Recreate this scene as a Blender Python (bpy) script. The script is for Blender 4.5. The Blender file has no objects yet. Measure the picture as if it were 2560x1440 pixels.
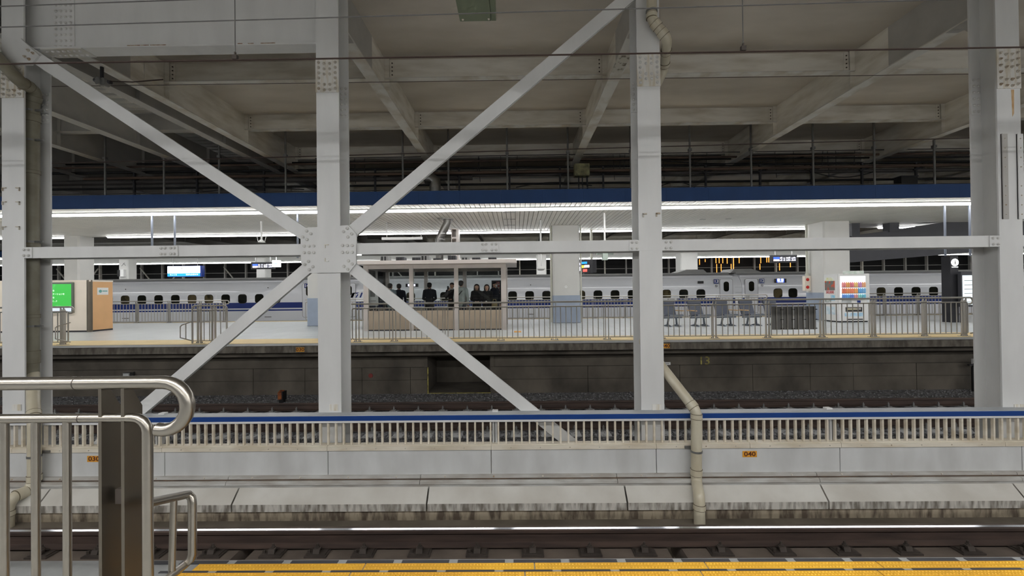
import bpy, bmesh, math, random
import numpy as np
from mathutils import Vector, Matrix

random.seed(7)
rng = np.random.default_rng(7)
sc = bpy.context.scene
COL = sc.collection

# ------------------------------------------------------------------ camera
FPX = 1040.0                       # focal length in pixels of the 2560 x 1440 frame
CAMZ = 1.40
YAW, PITCH, ROLL = math.radians(0.6), math.radians(0.39), math.radians(0.62)
F = Vector((-math.sin(YAW) * math.cos(PITCH), math.cos(YAW) * math.cos(PITCH), math.sin(PITCH)))
R0 = Vector((math.cos(YAW), math.sin(YAW), 0))
U0 = R0.cross(F)
RV = R0 * math.cos(ROLL) - U0 * math.sin(ROLL)
UV = U0 * math.cos(ROLL) + R0 * math.sin(ROLL)
CAM = Vector((0, 0, CAMZ))
cam_data = bpy.data.cameras.new('camera')
cam = bpy.data.objects.new('camera', cam_data)
COL.objects.link(cam)
cam_data.sensor_width = 36.0
cam_data.lens = 36.0 * FPX / 2560.0
cam_data.clip_start = 0.05
cam_data.clip_end = 400
M = Matrix.Identity(4)
for i in range(3):
    M[i][0] = RV[i]; M[i][1] = UV[i]; M[i][2] = -F[i]; M[i][3] = CAM[i]
cam.matrix_world = M
sc.camera = cam

# ------------------------------------------------------------------ world and exposure
w = bpy.data.worlds.new('hall_air')
sc.world = w
w.use_nodes = True
w.node_tree.nodes['Background'].inputs[0].default_value = (0.985, 0.99, 1.0, 1)
w.node_tree.nodes['Background'].inputs[1].default_value = 0.02
sc.view_settings.view_transform = 'Standard'
sc.view_settings.look = 'None'
sc.view_settings.gamma = 1
sc.view_settings.use_curve_mapping = False
sc.view_settings.exposure = 0.8
STRIP_N = 23.0                     # the same fittings over the near platform, behind the camera
STRIP_E = 11.0                     # emission of the fluorescent light lines under the canopies


def P(x, y, Y):
    """photo pixel -> point on the vertical plane at distance Y"""
    d = F + RV * ((x - 1280) / FPX) - UV * ((y - 720) / FPX)
    return CAM + d * (Y / d.y)


def PZ(x, y, z):
    """photo pixel -> point on the horizontal plane at height z"""
    d = F + RV * ((x - 1280) / FPX) - UV * ((y - 720) / FPX)
    return CAM + d * ((z - CAMZ) / d.z)


def PX(x, Y, y=727):
    return P(x, y, Y).x


def ZY(x, y, Y):
    return P(x, y, Y).z


# ------------------------------------------------------------------ materials
def lin(c):
    return tuple((v / 12.92 if v <= 0.04045 else ((v + 0.055) / 1.055) ** 2.4) for v in (k / 255.0 for k in c))


MATS = {}


def mat(name, rgb, rough=0.6, metal=0.0, var=0.08, scale=2.5, stretch=(1, 1, 1), bump=0.0, bscale=40.0,
        emit=0.0, rgb2=None, spec=0.5, detail=4.0, coat=0.0, lo=0.35, hi=0.7):
    if name in MATS:
        return MATS[name]
    m = bpy.data.materials.new(name)
    m.use_nodes = True
    nt = m.node_tree
    b = nt.nodes['Principled BSDF']
    c = lin(rgb)
    b.inputs['Roughness'].default_value = rough
    b.inputs['Metallic'].default_value = metal
    b.inputs['Specular IOR Level'].default_value = spec
    b.inputs['Coat Weight'].default_value = coat
    b.inputs['Base Color'].default_value = (*c, 1)
    if var > 0 or rgb2 is not None:
        geo = nt.nodes.new('ShaderNodeNewGeometry')
        mp = nt.nodes.new('ShaderNodeMapping')
        mp.inputs['Scale'].default_value = stretch
        nt.links.new(geo.outputs['Position'], mp.inputs['Vector'])
        nz = nt.nodes.new('ShaderNodeTexNoise')
        nz.inputs['Scale'].default_value = scale
        nz.inputs['Detail'].default_value = detail
        nt.links.new(mp.outputs[0], nz.inputs['Vector'])
        rp = nt.nodes.new('ShaderNodeValToRGB')
        rp.color_ramp.elements[0].position = lo
        rp.color_ramp.elements[1].position = hi
        c2 = lin(rgb2) if rgb2 is not None else tuple(v * (1 - 2 * var) for v in c)
        rp.color_ramp.elements[0].color = (*c2, 1)
        rp.color_ramp.elements[1].color = (*c, 1)
        nt.links.new(nz.outputs[0], rp.inputs[0])
        nt.links.new(rp.outputs[0], b.inputs['Base Color'])
    if bump > 0:
        geo2 = nt.nodes.new('ShaderNodeNewGeometry')
        n2 = nt.nodes.new('ShaderNodeTexNoise')
        n2.inputs['Scale'].default_value = bscale
        n2.inputs['Detail'].default_value = 3
        nt.links.new(geo2.outputs['Position'], n2.inputs['Vector'])
        bp = nt.nodes.new('ShaderNodeBump')
        bp.inputs['Strength'].default_value = bump
        bp.inputs['Distance'].default_value = 0.01
        nt.links.new(n2.outputs[0], bp.inputs['Height'])
        nt.links.new(bp.outputs[0], b.inputs['Normal'])
    if emit > 0:
        b.inputs['Emission Color'].default_value = (*c, 1)
        b.inputs['Emission Strength'].default_value = emit
    MATS[name] = m
    return m


def glass(name, rgb=(250, 252, 252), fac=0.12):
    m = bpy.data.materials.new(name)
    m.use_nodes = True
    nt = m.node_tree
    out = nt.nodes['Material Output']
    tr = nt.nodes.new('ShaderNodeBsdfTransparent')
    tr.inputs[0].default_value = (*lin(rgb), 1)
    gl = nt.nodes.new('ShaderNodeBsdfGlossy')
    gl.inputs['Roughness'].default_value = 0.02
    fr = nt.nodes.new('ShaderNodeFresnel')
    fr.inputs[0].default_value = 1.45
    mx = nt.nodes.new('ShaderNodeMixShader')
    nt.links.new(fr.outputs[0], mx.inputs[0])
    nt.links.new(tr.outputs[0], mx.inputs[1])
    nt.links.new(gl.outputs[0], mx.inputs[2])
    nt.links.new(mx.outputs[0], out.inputs['Surface'])
    MATS[name] = m
    return m


WHITE = mat('white_painted_steel', (222, 222, 220), 0.45, var=0.05, scale=1.2, stretch=(2.5, 2.5, .7), bump=.05, bscale=60)
WHITE2 = mat('white_painted_steel_stained', (222, 220, 214), 0.5, rgb2=(196, 184, 158), scale=5, stretch=(4, 4, .5), lo=.28, hi=.55)
BOLTM = mat('bolt_paint', (196, 190, 178), 0.5, rgb2=(150, 120, 84), scale=9, lo=.25, hi=.5)
BOLTW = mat('bolt_paint_white', (212, 211, 207), 0.4, var=.05)
ROOFC = mat('roof_concrete', (210, 202, 190), 0.9, rgb2=(188, 180, 167), scale=.8, stretch=(.6, 1.6, 1), bump=.1, bscale=6)
BEAMC = mat('roof_steel_beige', (230, 225, 214), 0.7, rgb2=(202, 194, 178), scale=1.3, stretch=(.8, 1, 4), lo=.3, hi=.6)
BEAMF = mat('roof_steel_flange', (212, 210, 203), 0.7, rgb2=(186, 177, 160), scale=2.2, lo=.3, hi=.55)
GIRDG = mat('girder_grey_paint', (182, 179, 173), 0.6, var=.06)
DECKM = mat('steel_deck', (226, 224, 218), 0.6, var=.06)
BLUE = mat('blue_fascia', (30, 72, 130), 0.55, var=.06, scale=1.5, stretch=(1.5, 1, .5))
BLUER = mat('blue_rail_paint', (20, 64, 134), 0.45, var=.05)
RAILTOP = mat('fence_top_grey', (176, 180, 184), 0.45, var=.05)
CREAM = mat('cream_painted_steel', (222, 214, 198), 0.5, rgb2=(200, 188, 166), scale=2, stretch=(1, 1, 4), lo=.3, hi=.6)
PANELW = mat('barrier_panel', (208, 209, 208), 0.55, rgb2=(186, 186, 184), scale=1.4, stretch=(1.5, 1, .6), lo=.3, hi=.65)
TROUGH = mat('cable_trough', (190, 190, 186), 0.6, rgb2=(160, 155, 147), scale=2.5, stretch=(1, 1, 5))
LEDGE = mat('rusty_ledge', (112, 92, 76), .8, rgb2=(76, 64, 56), scale=6)
SLABC = mat('precast_slab', (204, 202, 195), 0.85, rgb2=(184, 180, 171), scale=1.6, bump=.12, bscale=30)
SLABE = mat('precast_slab_edge', (190, 186, 178), 0.9, rgb2=(112, 106, 97), scale=5, stretch=(3, 1, .6), lo=.35, hi=.62)
KERB = mat('stained_kerb', (160, 148, 128), 0.9, rgb2=(88, 77, 65), scale=3.2, stretch=(3, 1, .8), lo=.38, hi=.6, bump=.2)
TRACKF = mat('track_floor', (124, 115, 102), 0.9, rgb2=(94, 86, 75), scale=1.6, bump=.15)
TSLAB = mat('track_slab', (116, 104, 94), 0.85, rgb2=(90, 80, 72), scale=2, bump=.1)
RUST = mat('rail_rust', (80, 64, 56), 0.75, rgb2=(56, 44, 39), scale=3, stretch=(.5, 4, 4))
RAILSH = mat('rail_running_surface', (205, 208, 214), 0.16, metal=1.0, var=0)
FASTM = mat('fastener_iron', (84, 76, 70), 0.6, metal=.3, var=.15, scale=8)
SLEEP = mat('sleeper_concrete', (166, 167, 168), 0.85, var=.1, scale=3)
BALL = mat('ballast_stone', (150, 150, 152), 0.9, rgb2=(76, 75, 76), scale=9, lo=.3, hi=.7)
BALLB = mat('ballast_bed', (150, 150, 152), 0.95, rgb2=(76, 75, 76), scale=14, bump=.6, bscale=26)
WALLC = mat('under_platform_concrete', (108, 101, 91), 0.9, rgb2=(70, 65, 58), scale=1.3, stretch=(1, 1, .8), bump=.15, lo=.3, hi=.68)
LIPC = mat('platform_lip', (128, 122, 112), 0.85, rgb2=(84, 78, 70), scale=2.6, stretch=(3, 1, 1), bump=.15)
FTILE = mat('platform_tile', (196, 200, 200), 0.32, var=.05, scale=1.2)
FJOINT = mat('platform_joint', (150, 152, 152), 0.8, var=.04)
NTILE = mat('near_platform_tile', (172, 172, 168), 0.6, var=.08, scale=3)
EDGET = mat('edge_stone', (152, 153, 152), 0.7, var=.1, scale=6)
DARKT = mat('dark_rubber_insert', (62, 62, 66), 0.7, var=.1, scale=6)
YELT = mat('yellow_tactile', (224, 172, 46), 0.65, rgb2=(202, 150, 40), scale=2.2, lo=.3, hi=.65)
YELF = mat('yellow_line_far', (232, 206, 150), 0.6, var=.06)
STEEL = mat('brushed_stainless', (170, 164, 154), 0.30, metal=1.0, var=.04, scale=3, stretch=(.4, 6, 6))
STEELD = mat('stainless_plate', (128, 121, 110), 0.42, metal=1.0, var=.06, scale=2)
STEELF = mat('far_railing_steel', (178, 174, 166), 0.4, metal=.6, var=.05)
GALV = mat('galvanised_steel', (150, 150, 148), 0.5, metal=.7, var=.12, scale=6)
PIPEB = mat('drain_pipe_beige', (200, 193, 172), 0.32, rgb2=(186, 176, 152), scale=3, lo=.3, hi=.6)
PIPEW = mat('drain_pipe_pale', (206, 205, 192), 0.4, var=.05)
PIPED = mat('drain_pipe_olive', (150, 147, 130), 0.45, rgb2=(124, 118, 100), scale=3)
WIREM = mat('wire_dark', (66, 52, 46), 0.6, metal=.4, var=0)
WIREG = mat('wire_grey', (110, 108, 106), 0.6, metal=.4, var=0)
SOFFIT = mat('soffit_plank', (222, 219, 212), 0.5, var=.04, scale=1.5, spec=.25)
SOFBACK = mat('soffit_backing', (150, 146, 138), 0.9, var=.05)
LED = mat('light_line', (255, 255, 255), 0.5, var=0, emit=STRIP_E)
LEDN = mat('light_line_near', (255, 255, 255), 0.5, var=0, emit=STRIP_N)
LEDCAP = mat('light_line_housing', (225, 225, 225), 0.5, var=0)
DARKMETAL = mat('dark_metal', (58, 58, 62), 0.5, metal=.3, var=.06)
DARKPIPE = mat('service_pipe_brown', (118, 96, 80), 0.6, rgb2=(74, 58, 50), scale=2, stretch=(.4, 5, 5))
DARKPIPE2 = mat('service_pipe_grey', (96, 92, 90), 0.6, rgb2=(60, 56, 54), scale=2, stretch=(.4, 5, 5))
DUCT = mat('silver_duct', (176, 176, 174), 0.3, metal=.9, var=.08, scale=8)
PILLAR = mat('pillar_cladding', (214, 213, 209), 0.55, var=.04, scale=1)
PILLARB = mat('pillar_base_blue_grey', (160, 172, 190), 0.5, var=.05)
TRAIN = mat('train_white', (226, 228, 232), 0.16, var=.02, scale=.6, coat=.4)
TRAINR = mat('train_roof_grey', (150, 150, 148), 0.5, var=.06)
TRBLUE = mat('train_blue', (22, 48, 120), 0.25, var=0)
TRDOOR = mat('train_door_seam', (92, 92, 94), 0.5, var=0)
WINDK = mat('train_window_dark', (20, 22, 20), 0.05, var=0, rgb2=(34, 34, 26), scale=3, spec=.22)
WINWM = mat('train_window_lit', (84, 76, 54), 0.05, rgb2=(40, 38, 29), scale=2.5, emit=0.04, spec=.22, lo=.4, hi=.55)
WINFR = mat('train_window_frame', (44, 46, 46), 0.4, var=0)
BLACK = mat('black_plastic', (22, 22, 24), 0.4, var=0)
SIGNW = mat('lit_sign_white', (255, 255, 255), 0.4, var=0, emit=2.2)
SIGNB = mat('lit_sign_blue', (30, 130, 220), 0.4, var=0, emit=1.0)
LEDBL = mat('display_blue', (40, 70, 235), 0.4, var=0, emit=1.8)
LEDWH = mat('display_white', (225, 225, 255), 0.4, var=0, emit=2.2)
LEDPK = mat('display_pink', (255, 225, 228), 0.4, var=0, emit=2.2)
ORANGEL = mat('orange_lamp', (255, 158, 70), 0.4, var=0, emit=1.1)
WHITEP = mat('white_plastic', (232, 232, 230), 0.45, var=.02)
PAPER = mat('white_paper', (238, 238, 236), 0.7, var=0)
INK = mat('ink_dark', (40, 34, 30), 0.7, var=0)
INKBR = mat('ink_brown', (92, 44, 22), 0.7, var=0)
ORMARK = mat('orange_marker', (226, 158, 44), 0.6, var=.06)
YMARK = mat('faded_yellow_paint', (190, 178, 100), 0.8, rgb2=(96, 88, 56), scale=12)
CREAMB = mat('booth_cream', (240, 228, 212), 0.45, var=.02)
ORANGEB = mat('booth_orange', (234, 184, 132), 0.5, var=.03)
GREENS = mat('green_screen', (52, 160, 62), 0.3, rgb2=(120, 205, 150), scale=1.1, lo=.36, hi=.44, emit=.55)
ALUF = mat('aluminium_frame', (206, 198, 192), 0.4, var=.03)
BEIGEP = mat('beige_panel', (178, 162, 142), 0.5, var=.03)
SEATB = mat('seat_dark_blue_grey', (82, 88, 102), 0.55, var=.06)
SEATM = mat('seat_metal', (120, 126, 134), 0.35, metal=.7, var=.04)
WOOD = mat('light_wood', (212, 172, 122), 0.5, var=.08, scale=10)
DKGREY = mat('dark_grey_cladding', (66, 66, 72), 0.55, var=.05)
PANELG = mat('smoked_panel', (118, 117, 113), 0.35, var=.05)
GREENBOX = mat('grey_green_box', (128, 138, 114), 0.55, var=.05)
OLIVEBOX = mat('olive_box', (168, 164, 122), 0.7, rgb2=(110, 106, 80), scale=7)
REDB = mat('red_button', (206, 48, 40), 0.4, var=0)
GLASS = glass('clear_glass')
SKIN = mat('skin', (222, 178, 152), 0.55, var=.03)
HAIRD = mat('hair_black', (26, 22, 22), 0.5, var=.1, scale=20)
HAIRG = mat('hair_grey', (84, 78, 74), 0.55, var=.15, scale=20)
HAIRB = mat('hair_brown', (48, 32, 28), 0.5, var=.1, scale=20)


# ------------------------------------------------------------------ mesh helpers
WL = {}                                  # world location of every object that parents others


class MB:
    def __init__(s):
        s.v = []; s.f = []; s.m = []

    def add(s, verts, faces, mi=0):
        o = len(s.v)
        s.v += [tuple(v) for v in verts]
        s.f += [tuple(i + o for i in f) for f in faces]
        s.m += [mi] * len(faces)
        return s

    def box(s, x0, x1, y0, y1, z0, z1, mi=0):
        return s.add([(x0, y0, z0), (x1, y0, z0), (x1, y1, z0), (x0, y1, z0), (x0, y0, z1), (x1, y0, z1), (x1, y1, z1), (x0, y1, z1)],
                     [(0, 3, 2, 1), (4, 5, 6, 7), (0, 1, 5, 4), (1, 2, 6, 5), (2, 3, 7, 6), (3, 0, 4, 7)], mi)

    def obox(s, c, a, b, d, mi=0):
        """box with centre c and half-axis vectors a, b, d"""
        c = Vector(c)
        pts = [c + a * i + b * j + d * k for k in (-1, 1) for j in (-1, 1) for i in (-1, 1)]
        return s.add(pts, [(0, 2, 3, 1), (4, 5, 7, 6), (0, 1, 5, 4), (1, 3, 7, 5), (3, 2, 6, 7), (2, 0, 4, 6)], mi)

    def prism_x(s, prof, x0, x1, mi=0):
        """profile of (Y, Z) points extruded along X"""
        n = len(prof)
        v = [(x0, p[0], p[1]) for p in prof] + [(x1, p[0], p[1]) for p in prof]
        f = [(i, (i + 1) % n, n + (i + 1) % n, n + i) for i in range(n)]
        f += [tuple(range(n))[::-1], tuple(range(n, 2 * n))]
        return s.add(v, f, mi)

    def prism_y(s, prof, y0, y1, mi=0):
        """profile of (X, Z) points extruded along Y"""
        n = len(prof)
        v = [(p[0], y0, p[1]) for p in prof] + [(p[0], y1, p[1]) for p in prof]
        f = [(i, (i + 1) % n, n + (i + 1) % n, n + i) for i in range(n)]
        f += [tuple(range(n))[::-1], tuple(range(n, 2 * n))]
        return s.add(v, f, mi)

    def prism_z(s, prof, z0, z1, mi=0):
        n = len(prof)
        v = [(p[0], p[1], z0) for p in prof] + [(p[0], p[1], z1) for p in prof]
        f = [(i, (i + 1) % n, n + (i + 1) % n, n + i) for i in range(n)]
        f += [tuple(range(n))[::-1], tuple(range(n, 2 * n))]
        return s.add(v, f, mi)

    def tube(s, pts, r, n=8, mi=0, cap=True):
        pts = [Vector(p) for p in pts]
        rs = r if isinstance(r, (list, tuple)) else [r] * len(pts)
        base = len(s.v)
        ref = None
        for i, p in enumerate(pts):
            if i == 0:
                t = pts[1] - pts[0]
            elif i == len(pts) - 1:
                t = pts[-1] - pts[-2]
            else:
                t = (pts[i + 1] - p).normalized() + (p - pts[i - 1]).normalized()
            t.normalize()
            if ref is None:
                ref = Vector((0, 0, 1)) if abs(t.z) < .9 else Vector((0, 1, 0))
            a = (ref - t * ref.dot(t)).normalized()
            b = t.cross(a)
            ref = a
            for k in range(n):
                an = 2 * math.pi * k / n
                s.v.append(tuple(p + (a * math.cos(an) + b * math.sin(an)) * rs[i]))
        for i in range(len(pts) - 1):
            for k in range(n):
                k2 = (k + 1) % n
                s.f.append((base + i * n + k, base + i * n + k2, base + (i + 1) * n + k2, base + (i + 1) * n + k)); s.m.append(mi)
        if cap:
            s.f.append(tuple(base + k for k in range(n))[::-1]); s.m.append(mi)
            e = base + (len(pts) - 1) * n
            s.f.append(tuple(e + k for k in range(n))); s.m.append(mi)
        return s

    def ell(s, c, r, nu=12, nv=8, mi=0):
        base = len(s.v)
        s.v.append((c[0], c[1], c[2] - r[2]))
        for j in range(1, nv):
            ph = -math.pi / 2 + math.pi * j / nv
            for i in range(nu):
                th = 2 * math.pi * i / nu
                s.v.append((c[0] + r[0] * math.cos(ph) * math.cos(th), c[1] + r[1] * math.cos(ph) * math.sin(th), c[2] + r[2] * math.sin(ph)))
        s.v.append((c[0], c[1], c[2] + r[2]))
        top = len(s.v) - 1
        for i in range(nu):
            i2 = (i + 1) % nu
            s.f.append((base, base + 1 + i2, base + 1 + i)); s.m.append(mi)
            for j in range(nv - 2):
                a = base + 1 + j * nu
                s.f.append((a + i, a + i2, a + nu + i2, a + nu + i)); s.m.append(mi)
            a = base + 1 + (nv - 2) * nu
            s.f.append((a + i, a + i2, top)); s.m.append(mi)
        return s

    def mesh(s, name, mats, off=(0, 0, 0), smooth=False):
        me = bpy.data.meshes.new(name)
        o = Vector(off)
        me.from_pydata([tuple(Vector(v) - o) for v in s.v], [], s.f)
        for m_ in (mats if isinstance(mats, (list, tuple)) else [mats]):
            me.materials.append(m_)
        if any(s.m):
            me.polygons.foreach_set('material_index', s.m)
        if smooth:
            try:
                me.set_sharp_from_angle(angle=math.radians(40))
            except Exception:
                pass
            me.polygons.foreach_set('use_smooth', [True] * len(me.polygons))
            try:
                me.set_sharp_from_angle(angle=math.radians(40))
            except Exception:
                pass
        me.update()
        return me


def setp(o, label=None, cat=None, group=None, kind=None):
    if label: o['label'] = label
    if cat: o['category'] = cat
    if group: o['group'] = group
    if kind: o['kind'] = kind
    return o


def thing(name, label, cat, loc=(0, 0, 0), group=None, kind=None):
    o = bpy.data.objects.new(name, None)
    COL.objects.link(o)
    o.empty_display_size = .1
    o.location = loc
    WL[o] = Vector(loc)
    return setp(o, label, cat, group, kind)


def part(name, mb, mats, parent=None, smooth=False, label=None, kind=None):
    off = WL[parent] if parent is not None else Vector((0, 0, 0))
    me = mb.mesh(name, mats, off, smooth)
    o = bpy.data.objects.new(name, me)
    COL.objects.link(o)
    if parent is not None:
        o.parent = parent
    WL[o] = Vector(off)
    return setp(o, label, kind=kind)


def one(name, mb, mats, label, cat, group=None, smooth=False, kind=None):
    """a thing that is a single mesh; origin at the middle of its base"""
    a = np.array(mb.v)
    lo, hi = a.min(0), a.max(0)
    base = Vector(((lo[0] + hi[0]) / 2, (lo[1] + hi[1]) / 2, lo[2]))
    o = bpy.data.objects.new(name, mb.mesh(name, mats, base, smooth))
    o.location = base
    COL.objects.link(o)
    WL[o] = base
    return setp(o, label, cat, group, kind)


def inst(name, me, loc, parent=None, rot=None, scale=None):
    o = bpy.data.objects.new(name, me)
    COL.objects.link(o)
    off = WL[parent] if parent is not None else Vector((0, 0, 0))
    o.location = Vector(loc) - off
    if rot: o.rotation_euler = rot
    if scale: o.scale = scale
    if parent is not None: o.parent = parent
    WL[o] = Vector(loc)
    return o


def text_mb(txt, size, centre, mi=0, bold=0.0, depth=.002, align='CENTER', sx=1.0):
    """lettering facing the camera side (-Y), centre given in the world"""
    cu = bpy.data.curves.new('lettering', 'FONT')
    cu.body = txt
    cu.size = size
    cu.align_x = align
    cu.align_y = 'CENTER'
    cu.offset = bold
    cu.extrude = depth / 2
    cu.resolution_u = 3
    ob = bpy.data.objects.new('lettering_tmp', cu)
    COL.objects.link(ob)
    dg = bpy.context.evaluated_depsgraph_get()
    me = bpy.data.meshes.new_from_object(ob.evaluated_get(dg))
    mb = MB()
    c = Vector(centre)
    mb.add([(c.x + v.co.x * sx, c.y - v.co.z, c.z + v.co.y) for v in me.vertices], [tuple(p.vertices) for p in me.polygons], mi)
    bpy.data.objects.remove(ob)
    bpy.data.curves.remove(cu)
    bpy.data.meshes.remove(me)
    return mb


def merge(a, b):
    return a.add(b.v, b.f)


def rrect(cx, cz, w_, h_, r, n=5):
    pts = []
    for (sx, sz, a0) in ((1, 1, 0), (-1, 1, 90), (-1, -1, 180), (1, -1, 270)):
        for k in range(n + 1):
            a = math.radians(a0 + 90 * k / n)
            pts.append((cx + sx * (w_ / 2 - r) + r * math.cos(a), cz + sz * (h_ / 2 - r) + r * math.sin(a)))
    return pts


def arc(c, r, a0, a1, n, ax, ay):
    c = Vector(c)
    return [c + Vector(ax) * (r * math.cos(math.radians(a0 + (a1 - a0) * k / n))) + Vector(ay) * (r * math.sin(math.radians(a0 + (a1 - a0) * k / n))) for k in range(n + 1)]


# shared small meshes
def bolt_mesh(name, r, h, m, dome=True):
    mb = MB()
    n = 8
    rings = [(r * 1.35, 0), (r * 1.35, -h * .2), (r, -h * .2), (r * .92, -h * .75), (r * .5, -h)] if dome else [(r * 1.5, 0), (r * 1.5, -h * .15), (r * .95, -h * .15), (r * .95, -h * .6), (r * .5, -h * .62), (r * .45, -h)]
    for (rr, yy) in rings:
        for k in range(n):
            a = 2 * math.pi * k / n
            mb.v.append((rr * math.cos(a), yy, rr * math.sin(a)))
    for i in range(len(rings) - 1):
        for k in range(n):
            k2 = (k + 1) % n
            mb.f.append((i * n + k, i * n + k2, (i + 1) * n + k2, (i + 1) * n + k)); mb.m.append(0)
    e = (len(rings) - 1) * n
    mb.f.append(tuple(e + k for k in range(n))); mb.m.append(0)
    return mb.mesh(name, m, smooth=True)


BOLT = bolt_mesh('bolt', .019, .022, BOLTW)
NUT = bolt_mesh('nut_bolt', .017, .034, BOLTM, dome=False)
SMALLBOLT = bolt_mesh('small_bolt', .012, .016, BOLTM)

#=====BODY=====
# ================================================================== LARGE STRUCTURE
RAILZ = -1.25
# ---- near platform floor with its edge
EDGE = 2.187
fl = thing('floor', 'grey tiled near platform floor', 'floor', (0, 0, -.3), kind='structure')
del fl['category']
part('slab', MB().box(-45, 45, -9, EDGE - .13, -.3, -.02).box(-45, 45, EDGE - .13, EDGE, -.3, -.004), EDGET, fl)
tw = .6
tile_n = MB().box(0, tw - .008, 0, tw - .008, -.02, 0).mesh('tile', NTILE)
for i in range(-8, 9):
    for j in range(3):
        inst('tile', tile_n, (i * tw - .4, .55 + j * tw - .36, 0), fl)
# edge: dark inserts, yellow ribbed strip, dark inserts, yellow ribbed strip
ins = MB().box(0, .245, 0, .026, 0, .003).mesh('edge_insert', DARKT)
for i in range(-7, 25):
    inst('edge_insert', ins, (i * .29 - .03, EDGE - .034, -.004), fl)
ins2 = MB().box(0, .245, 0, .014, 0, .003).mesh('edge_insert', DARKT)
for i in range(-6, 25):
    inst('edge_insert', ins2, (i * .29 - .08, EDGE - .101, -.004), fl)


def ribbed(x0, x1, y0, y1, z):
    mb = MB().box(x0, x1, y0, y1, z - .012, z + .004)
    n = int((x1 - x0) / .0167)
    nr = max(2, int((y1 - y0) / .017))
    for k in range(n):
        for r_ in range(nr):
            xx = x0 + .008 + k * .0167; yy = y0 + (r_ + .5) * (y1 - y0) / nr
            mb.add([(xx - .005, yy - .006, z + .004), (xx + .005, yy - .006, z + .004), (xx + .005, yy + .006, z + .004), (xx - .005, yy + .006, z + .004), (xx, yy, z + .0085)],
                   [(0, 1, 4), (1, 2, 4), (2, 3, 4), (3, 0, 4)])
    return mb


x = -1.66
k = 0
while x < 6.5:
    wdt = .29 * 3
    part('tactile_strip', ribbed(x, x + wdt - .006, EDGE - .085, EDGE - .036, -.004), YELT, fl)
    part('tactile_strip', ribbed(x - .05, x + wdt - .056, EDGE - .33, EDGE - .104, -.004), YELT, fl)
    x += wdt

# ---- near track: slab track with rails
tr1 = thing('railway_track', 'slab track with polished rail and brown fasteners beside the near platform edge', 'railway track', (0, 3.91, -1.95))


def rail_mb(yc, x0, x1, top=RAILZ):
    p = [(-.0725, -.174), (.0725, -.174), (.0725, -.163), (.012, -.142), (.010, -.055), (.0325, -.040), (.0325, -.012), (.019, 0), (-.019, 0), (-.0325, -.012), (-.0325, -.040), (-.010, -.055), (-.012, -.142), (-.0725, -.163)]
    prof = [(yc + a, top + b) for a, b in p]
    n = len(prof)
    mb = MB()
    v = [(x0, a, b) for a, b in prof] + [(x1, a, b) for a, b in prof]
    for i in range(n):
        mi = 1 if i == 7 else 0
        mb.add([v[i], v[(i + 1) % n], v[n + (i + 1) % n], v[n + i]], [(0, 1, 2, 3)], mi)
    mb.add(v[:n], [tuple(range(n))[::-1]]); mb.add(v[n:], [tuple(range(n))])
    return mb


part('base_floor', MB().box(-13, 13, 2.45, 6.12, -2.05, -1.95), TRACKF, tr1)
for yc in (3.16, 4.66):
    part('rail', rail_mb(yc, -12, 12), [RUST, RAILSH], tr1)
xj = [PZ(x_, 1380, -1.45).x for x_ in (612, 1692)]
pitch = xj[1] - xj[0]
joints = [xj[0] + pitch * k_ for k_ in (-2, -1, 0, 1, 2)]
for a, b in zip(joints[:-1], joints[1:]):
    x0, x1 = a + .08, b - .08
    prof = [(x0 + .05, 2.74), (x1 - .05, 2.74), (x1, 2.9), (x1, 3.6), (x1 - .22, 3.75), (x1 - .22, 4.07), (x1, 4.2), (x1, 4.95), (x1 - .05, 5.08), (x0 + .05, 5.08), (x0, 4.95), (x0, 4.2), (x0 + .22, 4.07), (x0 + .22, 3.75), (x0, 3.6), (x0, 2.9)]
    part('track_slab', MB().prism_z(prof, -1.68, -1.455), TSLAB, tr1)
for jx in joints:
    mb = MB().tube([(jx, 3.91, -1.95), (jx, 3.91, -1.5)], .2, 16)
    mb.box(jx - .06, jx + .06, 4.28, 4.62, -1.95, -1.56)
    part('stopper', mb, TSLAB, tr1)
plate = MB().box(-.12, .12, -.19, .19, 0, .018).box(-.10, .10, -.17, .17, .018, .028)
clips, bolts_ = [], []
for sgn in (-1, 1):
    pr = [(sgn * .165, .03), (sgn * .15, .072), (sgn * .115, .078), (sgn * .085, .05), (sgn * .07, .045), (sgn * .07, .035), (sgn * .09, .038), (sgn * .118, .062), (sgn * .142, .058), (sgn * .152, .03)]
    clips.append(MB().prism_x(pr if sgn > 0 else pr[::-1], -.035, .035).mesh('spring_clip', FASTM))
    bolts_.append(MB().tube([(0, sgn * .118, .03), (0, sgn * .118, .088), (0, sgn * .118, .089), (0, sgn * .118, .118)], [.024, .024, .012, .012], 6).mesh('clip_bolt', FASTM))
    bolts_.append(MB().tube([(-.085, sgn * .14, .018), (-.085, sgn * .14, .06)], .017, 6).mesh('anchor_bolt', FASTM))
pm = plate.mesh('fastener', FASTM)
fpx = [404, 548, 695, 804, 917, 1054, 1195, 1331, 1472, 1606, 1794, 1945, 2103, 2256, 2410, 2556]
fxs = [PZ(x_, 1372, -1.45).x for x_ in fpx]
fxs = [fxs[0] - .62 * k_ for k_ in range(8, 0, -1)] + fxs + [fxs[-1] + .62 * k_ for k_ in range(1, 6)]
for yc in (4.66, 3.16):
    for fx in fxs:
        o = inst('rail_fastener', pm, (fx, yc, -1.455), tr1)
        for m_ in clips: inst('spring_clip', m_, (fx, yc, -1.455), o)
        for m_ in bolts_: inst(m_.name.split('.')[0], m_, (fx, yc, -1.455), o)

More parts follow.
